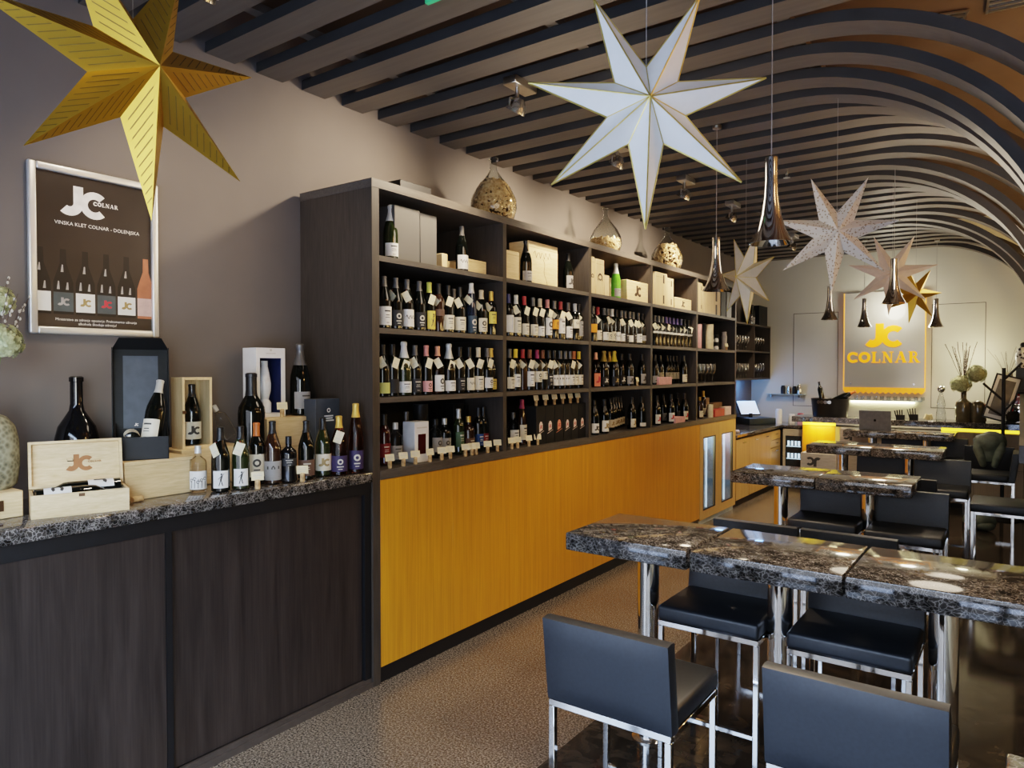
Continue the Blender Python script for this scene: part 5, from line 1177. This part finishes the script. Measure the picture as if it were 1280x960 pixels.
mb.build('glowing_fringe', mat('amber_fringe', (.85, .36, .03), .4, emit=.4, ecol=(1, .30, .01)), sg)
for x in (-sw+.09, sw-.13):
    MB().cyl((x, -.014, .10), (x, -.006, .10), .012, 10).build('screw', STEEL, sg)
# wall panel doors on the back wall (outlines)
for k, (u0, v0, u1, v1) in enumerate([(992, 391, 1047, 508), (1165, 379, 1231, 511)]):
    a = on(1, YB, u0, v0); b = on(1, YB, u1, v1); x0, x1 = a.x, b.x; z1, z0 = (a.z+on(1, YB, u1, v0).z)/2, (b.z+on(1, YB, u0, v1).z)/2
    d = MB(); g = .008
    for q in ((x0, x0+g, z0, z1), (x1-g, x1, z0, z1), (x0, x1, z0, z0+g), (x0, x1, z1-g, z1)): d.box(q[0], q[1], YB-.003, YB-.0005, q[2], q[3])
    struct('trim_%d' % (61+k), d, mat('panel_gap', (.10, .095, .08), .7), label='thin outline of a flush wall panel')
# glowing shelf under the sign
a, b = on(1, YB, 1064, 500), on(1, YB, 1143, 500)
ls = thing('lit_wall_shelf', 'thin wall shelf with bright yellow light under the sign', 'shelf', ((a.x+b.x)/2, YB, a.z-.0)); lw_ = (b.x-a.x)/2
MB().box(-lw_-.05, lw_+.10, -.16, -.001, 0, .014).build('shelf_board', mat('shelf_glass', (.35, .45, .48), .1), ls)
MB().box(-lw_, lw_, -.03, -.001, -.03, -.001).build('light_strip', mat('warm_white_led', (1, .9, .6), .4, emit=14, ecol=(1, .86, .45)), ls)
for k in range(11):
    tag(put(MB().lathe([(0, 0), (.024, 0), (.028, .05), (.026, .052), (.022, .004), (0, .004)], 12).build('glass_tumbler', WGLASS), (a.x+.08+k*.085, YB-.09, a.z+.015)), 'tiny clear glass on the lit shelf, %s from left' % ORD[k], 'glass', 'glasses on the lit shelf')

# wine bucket
p = on(1, 10.5, 1037, 520)
bk = thing('wine_bucket', 'large black wine cooler bucket on the bar', 'bucket', (p.x, 10.53, ZB+.0005))
MB().lathe([(0, 0), (.215, 0), (.225, .02), (.245, .235), (.252, .25), (.244, .25), (.236, .235), (.215, .03), (0, .03)], 36).build('bucket_body', mat('black_enamel', (.015, .015, .017), .3), bk)
mb = MB()
for k in range(4): 
    aa = -PI/2-.45+.2*k; mb.lathe([(0, 0), (.025, 0), (.025, .004), (0, .004)], 10, 0, Matrix.Translation((.2425*math.cos(aa), .2425*math.sin(aa), .205)) @ Matrix.Rotation(aa-PI/2+PI, 4, 'Z') @ Matrix.Rotation(PI/2, 4, 'X'))
mb.build('embossed_mark', SATIN, bk)
lying('dark bottle leaning left inside the black bucket', Vector((p.x-.10, 10.53, ZB+.20)), (-.18, 0, 1), 'dark', 'black', None, 'bordeaux', .95)
lying('dark bottle with copper cap leaning right out of the black bucket', Vector((p.x+.03, 10.50, ZB+.20)), (.95, -.1, .5), 'dark', 'orange', None, 'burgundy', 1.15)
# laptop on the tables beside the bar
p = on(1, 9.66, 1094, 537)
la = thing('laptop', 'dark grey laptop with open lid on the farthest table', 'laptop', (p.x, 9.68, .9905), R_(-4))
MB().rbox(-.18, .18, -.02, .22, 0, .012, .003, 1).build('base', mat('space_grey', (.15, .15, .155), .45, .4), la)
Mm = Matrix.Translation((0, -.02, .012)) @ Matrix.Rotation(R_(6), 4, 'X')
lid_ = MB().rbox(-.18, .18, -.004, .004, 0, .235, .003, 1, 0, Mm).build('lid', mat('space_grey', (.15, .15, .155), .45, .4), la)
mb = MB(); o = Mm @ Vector((0, -.0045, .118)); uyy = Mm.to_3x3() @ UZ
flat(mb, [[(math.cos(t)*(.42-.06*(1-abs(math.sin(t)))), math.sin(t)*.44-.05+(-.06 if abs(math.cos(t)) < .2 and math.sin(t) > 0 else 0)) for t in [2*PI*k/24 for k in range(24)]], [(.02, .42), (.10, .62), (.2, .66), (.14, .46)]], o, UX, uyy, .034, 0, .0004)
mb.build('apple_mark', mat('mirror_black', (.004, .004, .005), .1), lid_)
# glass figurine decanter
p = on(1, 10.45, 1176, 527)
dk = thing('glass_decanter', 'tall clear glass bottle with round stopper on the bar', 'decanter', (p.x, 10.45, ZB+.0005))
MB().lathe([(0, 0), (.05, 0), (.058, .02), (.052, .10), (.042, .16), (.048, .20), (.040, .26), (.022, .33), (.018, .35), (.026, .355), (0, .355)], 18).build('body', WGLASS, dk); MB().ball((0, 0, .40), .046, .046, .046, 16, 10).build('stopper', CHROME, dk)
# cutlery / pens / small holders
p = on(1, 10.5, 1136, 523)
for k, (dx, m, lb, h) in enumerate([(-.09, BLACKC, 'black menu holder with cards on the bar', .10), (.06, BLACKC, 'tilted black box on the bar beside menu cards', .12), (.22, CORKM, 'small heap of cork coasters on the bar', .05)]):
    r = thing('menu_holder' if k < 2 else 'coaster_holder', lb, 'holder', (p.x+dx, 10.45, ZB+.0005), .2*k)
    if k < 2:
        MB().rbox(-.05, .05, -.03, .03, 0, h*.6, .003, 1).build('tray', m, r)
        for j in range(4): MB().box(-.045+.02*j, -.035+.02*j, -.025, .025, h*.3, h*1.25, 0, Matrix.Rotation(R_(-14+4*j), 4, 'Y')).build('card', BLACKC if k == 0 else BLACK, r)
    else:
        for j in range(5): MB().box(-.05+.025*j, -.045+.025*j, -.03, .03, .0, .07, 0, Matrix.Translation((0, 0, .003)) @ Matrix.Rotation(R_(20-8*j), 4, 'Y')).build('card', CREAM, r)
# vase with hydrangeas and willow on the bar
p = on(1, 10.42, 1213, 528)
bv = thing('bottle_vase', 'olive brown glass double bottle vase on the bar', 'vase', (p.x, 10.45, ZB+.0005))
OLV = mat('olive_glass', (.085, .075, .045), .12, coat=.5)
b = MB()
for dx in (-.075, .075): b.lathe([(0, 0), (.08, 0), (.09, .02), (.092, .20), (.08, .245), (.045, .27), (.03, .29), (.03, .37), (.038, .385), (0, .385)] if dx < 0 else [(0, 0), (.08, 0), (.09, .02), (.092, .18), (.085, .22), (.06, .25), (.03, .265), (0, .265)], 20, 0, Matrix.Translation((dx, 0, 0)))
b.build('vase_body', OLV, bv)
vt = Vector((p.x-.075, 10.45, ZB+.39))
hydrangea(vt+Vector((-.03, -.03, .075)), .115, 'lower dried hydrangea in the bar vase', 21, 'hydrangeas on the bar', vt); hydrangea(vt+Vector((.125, 0, .20)), .115, 'upper dried hydrangea in the bar vase', 22, 'hydrangeas on the bar', vt)
twigs(vt, 'tall willow twigs in the bar vase', 23, 16, .62, .34, (-.06, 0), True, None, .003)
# dried branches in a tall clear vase
p = on(1, 10.62, 1262, 500)
tv = thing('branch_vase', 'slender clear vase behind the tilted picture frame', 'vase', (p.x-.02, 10.66, ZB+.0005)); MB().lathe([(0, 0), (.05, 0), (.045, .3), (.05, .62), (.045, .62), (.04, .3), (.04, .02), (0, .02)], 16).build('vase_body', mat('cream_glass', (.62, .56, .36), .2), tv)
twigs((p.x-.02, 10.66, ZB+.5), 'dry bare branches in the slender vase on the bar', 31, 9, .45, .55, (-.25, 0), False)
# tilted picture frame on the bar
p = on(1, 10.34, 1243, 527)
pf = thing('picture_frame', 'tilted black picture frame with pale mount at the right of the bar', 'frame', (p.x, 10.36, ZB+.001)); Mp = Matrix.Rotation(R_(15), 4, 'Y') @ Matrix.Rotation(R_(-8), 4, 'X'); fw_, fh_ = .135, .56
zoff = .135*math.sin(R_(15))
Mp = Matrix.Translation((0, 0, zoff+.004)) @ Mp
f = MB()
for a in ((-fw_, -fw_+.018, 0, fh_), (fw_-.018, fw_, 0, fh_), (-fw_, fw_, 0, .018), (-fw_, fw_, fh_-.018, fh_)): f.box(a[0], a[1], -.012, .012, a[2], a[3], 0, Mp)
f.build('frame', BLACK, pf); MB().box(-fw_+.018, fw_-.018, -.006, .006, .018, fh_-.018, 0, Mp).build('mount', WHITEP, pf); MB().box(-fw_+.05, fw_-.05, -.008, -.006, .06, fh_-.06, 0, Mp).build('picture', mat('grey_print', (.13, .125, .12), .4, var=.3, scale=8), pf)
# coat stand with branches
p = on(1, 9.95, 1254, 520); ch_ = 1.76
cs_ = thing('coat_stand', 'black branching coat stand in front of the bar', 'coat stand', (p.x, 9.95, 0))
MB().cyl((0, 0, .02), (0, 0, ch_), .019, 10).build('pole', BLACK, cs_); MB().lathe([(0, 0), (.17, 0), (.17, .012), (.03, .03), (0, .03)], 24).build('base', BLACK, cs_)
for a, z0, L_, dz in ((.02, 1.62, .17, .20), (PI-.1, 1.38, .20, .20), (PI+.2, 1.20, .17, .12), (.5, 1.25, .12, .14), (PI/2, 1.5, .12, .12)): MB().cyl((0, 0, z0), (math.cos(a)*L_, math.sin(a)*L_, z0+dz), .013, 8).build('branch', BLACK, cs_)
# coffee machine & neighbours at the right edge of the bar
p = on(1, 10.5, 1279, 530)
cm = thing('coffee_machine', 'red and chrome coffee machine at the right end of the bar', 'coffee machine', (p.x+.0, 10.58, ZB+.0005))
MB().rbox(-.17, .17, -.16, .16, .05, .36, .03, 3).build('body', mat('red_enamel', (.45, .02, .02), .15, coat=.6), cm); MB().rbox(-.10, .16, -.20, -.16, .02, .24, .01, 2).build('front_plate', CHROME, cm); MB().rbox(-.18, .18, -.2, .16, 0, .05, .01, 2).build('drip_tray', STEEL, cm); MB().rbox(-.18, .18, -.17, .17, .36, .41, .015, 2).build('top_tray', BLACK, cm)
MB().cyl((-.08, -.2, .20), (-.08, -.32, .18), .014, 8).build('handle', BLACK, cm)
q = on(1, 10.34, 1266, 528); random.seed(40); mb = MB()
for k in range(140):
    a = random.uniform(0, 2*PI); z = random.uniform(-1, 1); rr = math.sqrt(1-z*z); n = Vector((rr*math.cos(a), rr*math.sin(a), z)); t1 = n.orthogonal().normalized(); mb.add([n*.06-t1*.008, n*.085, n*.06+t1*.008], [(0, 1, 2)])
mb.ball((0, 0, 0), .068); o = mb.build('moss_ball', mat('dark_moss', (.035, .03, .02), .9)); o.location = (q.x, 10.34, ZB+.086); tag(o, 'dark brown prickly ball on the bar by the coffee machine', 'ornament')
q = on(1, 10.7, 1281, 470)
tag(put(MB().rbox(-.07, .07, -.07, .07, 0, .26, .006, 1).build('black_canister', mat('slate_plastic', (.02, .03, .045), .4)), (q.x-.02, 10.62, ZB+.4115)), 'dark square canister on top of the coffee machine', 'canister')
jv = thing('patterned_jar', 'black and white patterned lidded jar above the coffee machine', 'jar', (q.x-.02, 10.62, ZB+.672))
MB().lathe([(0, 0), (.06, 0), (.075, .03), (.08, .16), (.06, .23), (.03, .25), (0, .25)], 20).build('jar_body', speckle('black_white_swirl', [(0, (.02, .02, .02)), (.33, (.03, .03, .03)), (.4, (.7, .69, .66)), (1, (.8, .79, .76))], 22, .3, 0), jv); MB().ball((0, 0, .275), .035).build('lid_knob', BLACK, jv)

# green puffer jacket hanging on the coat stand / chair back
jk = thing('green_jacket', 'dark green padded jacket draped over the chair by the bar', 'jacket', (-.262, 9.22, .27), 0, None, .73)
GRN = mat('green_nylon', (.15, .175, .135), .5, var=.25, scale=14, bump=.3)
jm = MB()
def ring(z, rx, ry, cx_, cy_, n=24, wob=.0):
    return [(cx_+rx*math.cos(2*PI*k/n)*(1+wob*math.sin(5*2*PI*k/n+z*30)), cy_+ry*math.sin(2*PI*k/n)*(1+wob*math.cos(4*2*PI*k/n+z*20)), z) for k in range(n)]
lev = [(.66, .12, .10, -.02, 0), (.70, .15, .12, -.02, 0), (.76, .155, .12, -.01, 0), (.80, .14, .115, 0, 0), (.84, .16, .13, 0, 0), (.90, .205, .155, .0, 0), (.97, .21, .15, .01, 0), (1.03, .18, .13, .02, 0), (1.075, .10, .08, .04, 0)]
vs = []; [vs.extend(ring(*l_[:1], l_[1], l_[2], l_[3], l_[4], 24, .05)) for l_ in lev]; n = 24
fs = [(r*n+k, r*n+(k+1) % n, (r+1)*n+(k+1) % n, (r+1)*n+k) for r in range(len(lev)-1) for k in range(n)]+[tuple(range(n-1, -1, -1)), tuple(range((len(lev)-1)*n, len(lev)*n))]
jm.add(vs, fs, 0, True); jm.build('jacket_body', GRN, jk)
for sx in (-1, 1):
    s_ = MB(); pts = [(sx*.13, -.05, .95), (sx*.14, -.09, .84), (sx*.10, -.12, .72), (sx*.07, -.12, .62)]
    rad_ = [.06, .062, .055, .045]
    for k in range(3):
        s_.cyl(pts[k], pts[k+1], rad_[k], 14, 0, None, rad_[k+1]); s_.ball(pts[k+1], rad_[k+1], None, None, 14, 8)
    s_.build('sleeve', GRN, jk)
MB().ball((.03, .05, 1.04), .12, .09, .06, 16, 10, 0, None, .05).build('hood', GRN, jk)
tag(put(MB().ball((0, 0, .10), .16, .11, .10, 16, 10, 0, None, .05).ball((.05, -.03, .06), .10, .09, .06).build('green_bag', GRN), (-.34, 9.2, .0005)), 'dark green soft bag below the green jacket', 'bag')
# chair under the jacket
o = copy_tree(cpz); put(o, (-.262, 9.40, 0), N_); o['label'] = 'black bar chair hidden under the green padded jacket'; o['group'] = 'black bar chairs'

# ------------------------------------------------------------------ lights
def light(kind, name, loc_, power, col=(1, 1, 1), size=.1, rot=None, **kw):
    d = bpy.data.lights.new(name, kind); d.energy = power; d.color = col
    if kind == 'AREA': d.size = size; d.shape = kw.pop('shape', 'SQUARE'); 
    else: d.shadow_soft_size = size
    for k, v in kw.items(): setattr(d, k, v)
    o = bpy.data.objects.new(name, d); o.location = loc_; COL.objects.link(o)
    if rot is not None: o.rotation_euler = rot
    return o
def aim(o, tgt): o.rotation_euler = (Vector(tgt)-o.location).to_track_quat('-Z', 'Y').to_euler()
WARM = (1, .80, .58)
AIM = [(XW, 2.1, 1.7), (XW, 3.0, 2.55), (XW, 4.7, 2.55), (XW, 5.9, 2.55), (XW, 7.2, 2.5), (XF, 9.6, 1.2)]
for (x, y), tg_, pw_ in zip(SPO, AIM, (28, 72, 105, 105, 105, 95)):
    o = light('SPOT', 'spot_lamp', (x-.09, y-.03, 3.2), pw_, WARM, .05, spot_size=R_(112), spot_blend=.9); aim(o, tg_)
for x, y in PENP: light('SPOT', 'pendant_light', (x, y, 2.27), 38, WARM, .06, rot=(0, 0, 0), spot_size=R_(120), spot_blend=.7)
# soft fill lights added below the ribs, no fixtures there
for x, y, p_ in ((-1.9, 3.2, 14), (-.5, 5.6, 12), (-.6, 8.2, 8)): light('POINT', 'fill_light', (x, y, 2.7), p_, (1, .84, .64), .30)
# warm uplights behind the ribs along the right wall
for y in (3.2, 4.6, 6.0, 7.4, 8.8, 10.2): light('POINT', 'cove_light', (1.0, y, 2.3), 20, (1, .66, .26), .1)
for y in (2.6, 4.4, 6.4): light('POINT', 'cove_high', (1.0, y, 3.35), 16, (1, .50, .2), .15)
light('POINT', 'corner_blue', (-3.28, 10.75, 1.48), 6, (.15, .40, 1), .08)
light('AREA', 'bar_strip', (lx_+.21, 10.33, ZB-.10), 3.5, (1, .72, .12), .3, rot=(R_(35), 0, 0))
light('POINT', 'behind_bar', (-1.5, 11.1, 2.6), 14, (1, .93, .75), .15)
light('POINT', 'behind_bar', (-.5, 11.0, 1.9), 9, (1, .9, .6), .1)
for y in (7.83, 8.43): light('POINT', 'fridge_inside', (XF-.2, y, .95), 2.2, (.55, .8, 1), .04)
# daylight
w = bpy.data.worlds.new('sky'); SC.world = w; w.use_nodes = True; nt = w.node_tree; bg = nt.nodes['Background']
sky = nt.nodes.new('ShaderNodeTexSky'); sky.sky_type = 'NISHITA'; sky.sun_disc = False; sky.sun_elevation = R_(35); sky.sun_rotation = R_(60)
mixc = nt.nodes.new('ShaderNodeMixRGB'); mixc.inputs[0].default_value = .45; mixc.inputs[2].default_value = (2.7, 3.1, 3.75, 1)
nt.links.new(sky.outputs[0], mixc.inputs[1]); nt.links.new(mixc.outputs[0], bg.inputs[0]); bg.inputs[1].default_value = 3.6
po_ = light('AREA', 'window_portal', ((XW+XR)/2, YF-.07, ZC/2), 1, size=XR-XW, rot=(PI/2, 0, 0), shape='RECTANGLE', size_y=ZC); po_.data.cycles.is_portal = True
SC.view_settings.view_transform = 'Filmic'; SC.view_settings.look = 'Medium High Contrast'; SC.view_settings.exposure = .68
SC.cycles.max_bounces = 8; SC.cycles.transparent_max_bounces = 8; SC.cycles.transmission_bounces = 8; SC.cycles.sample_clamp_indirect = 6; SC.cycles.caustics_reflective = False; SC.cycles.caustics_refractive = False
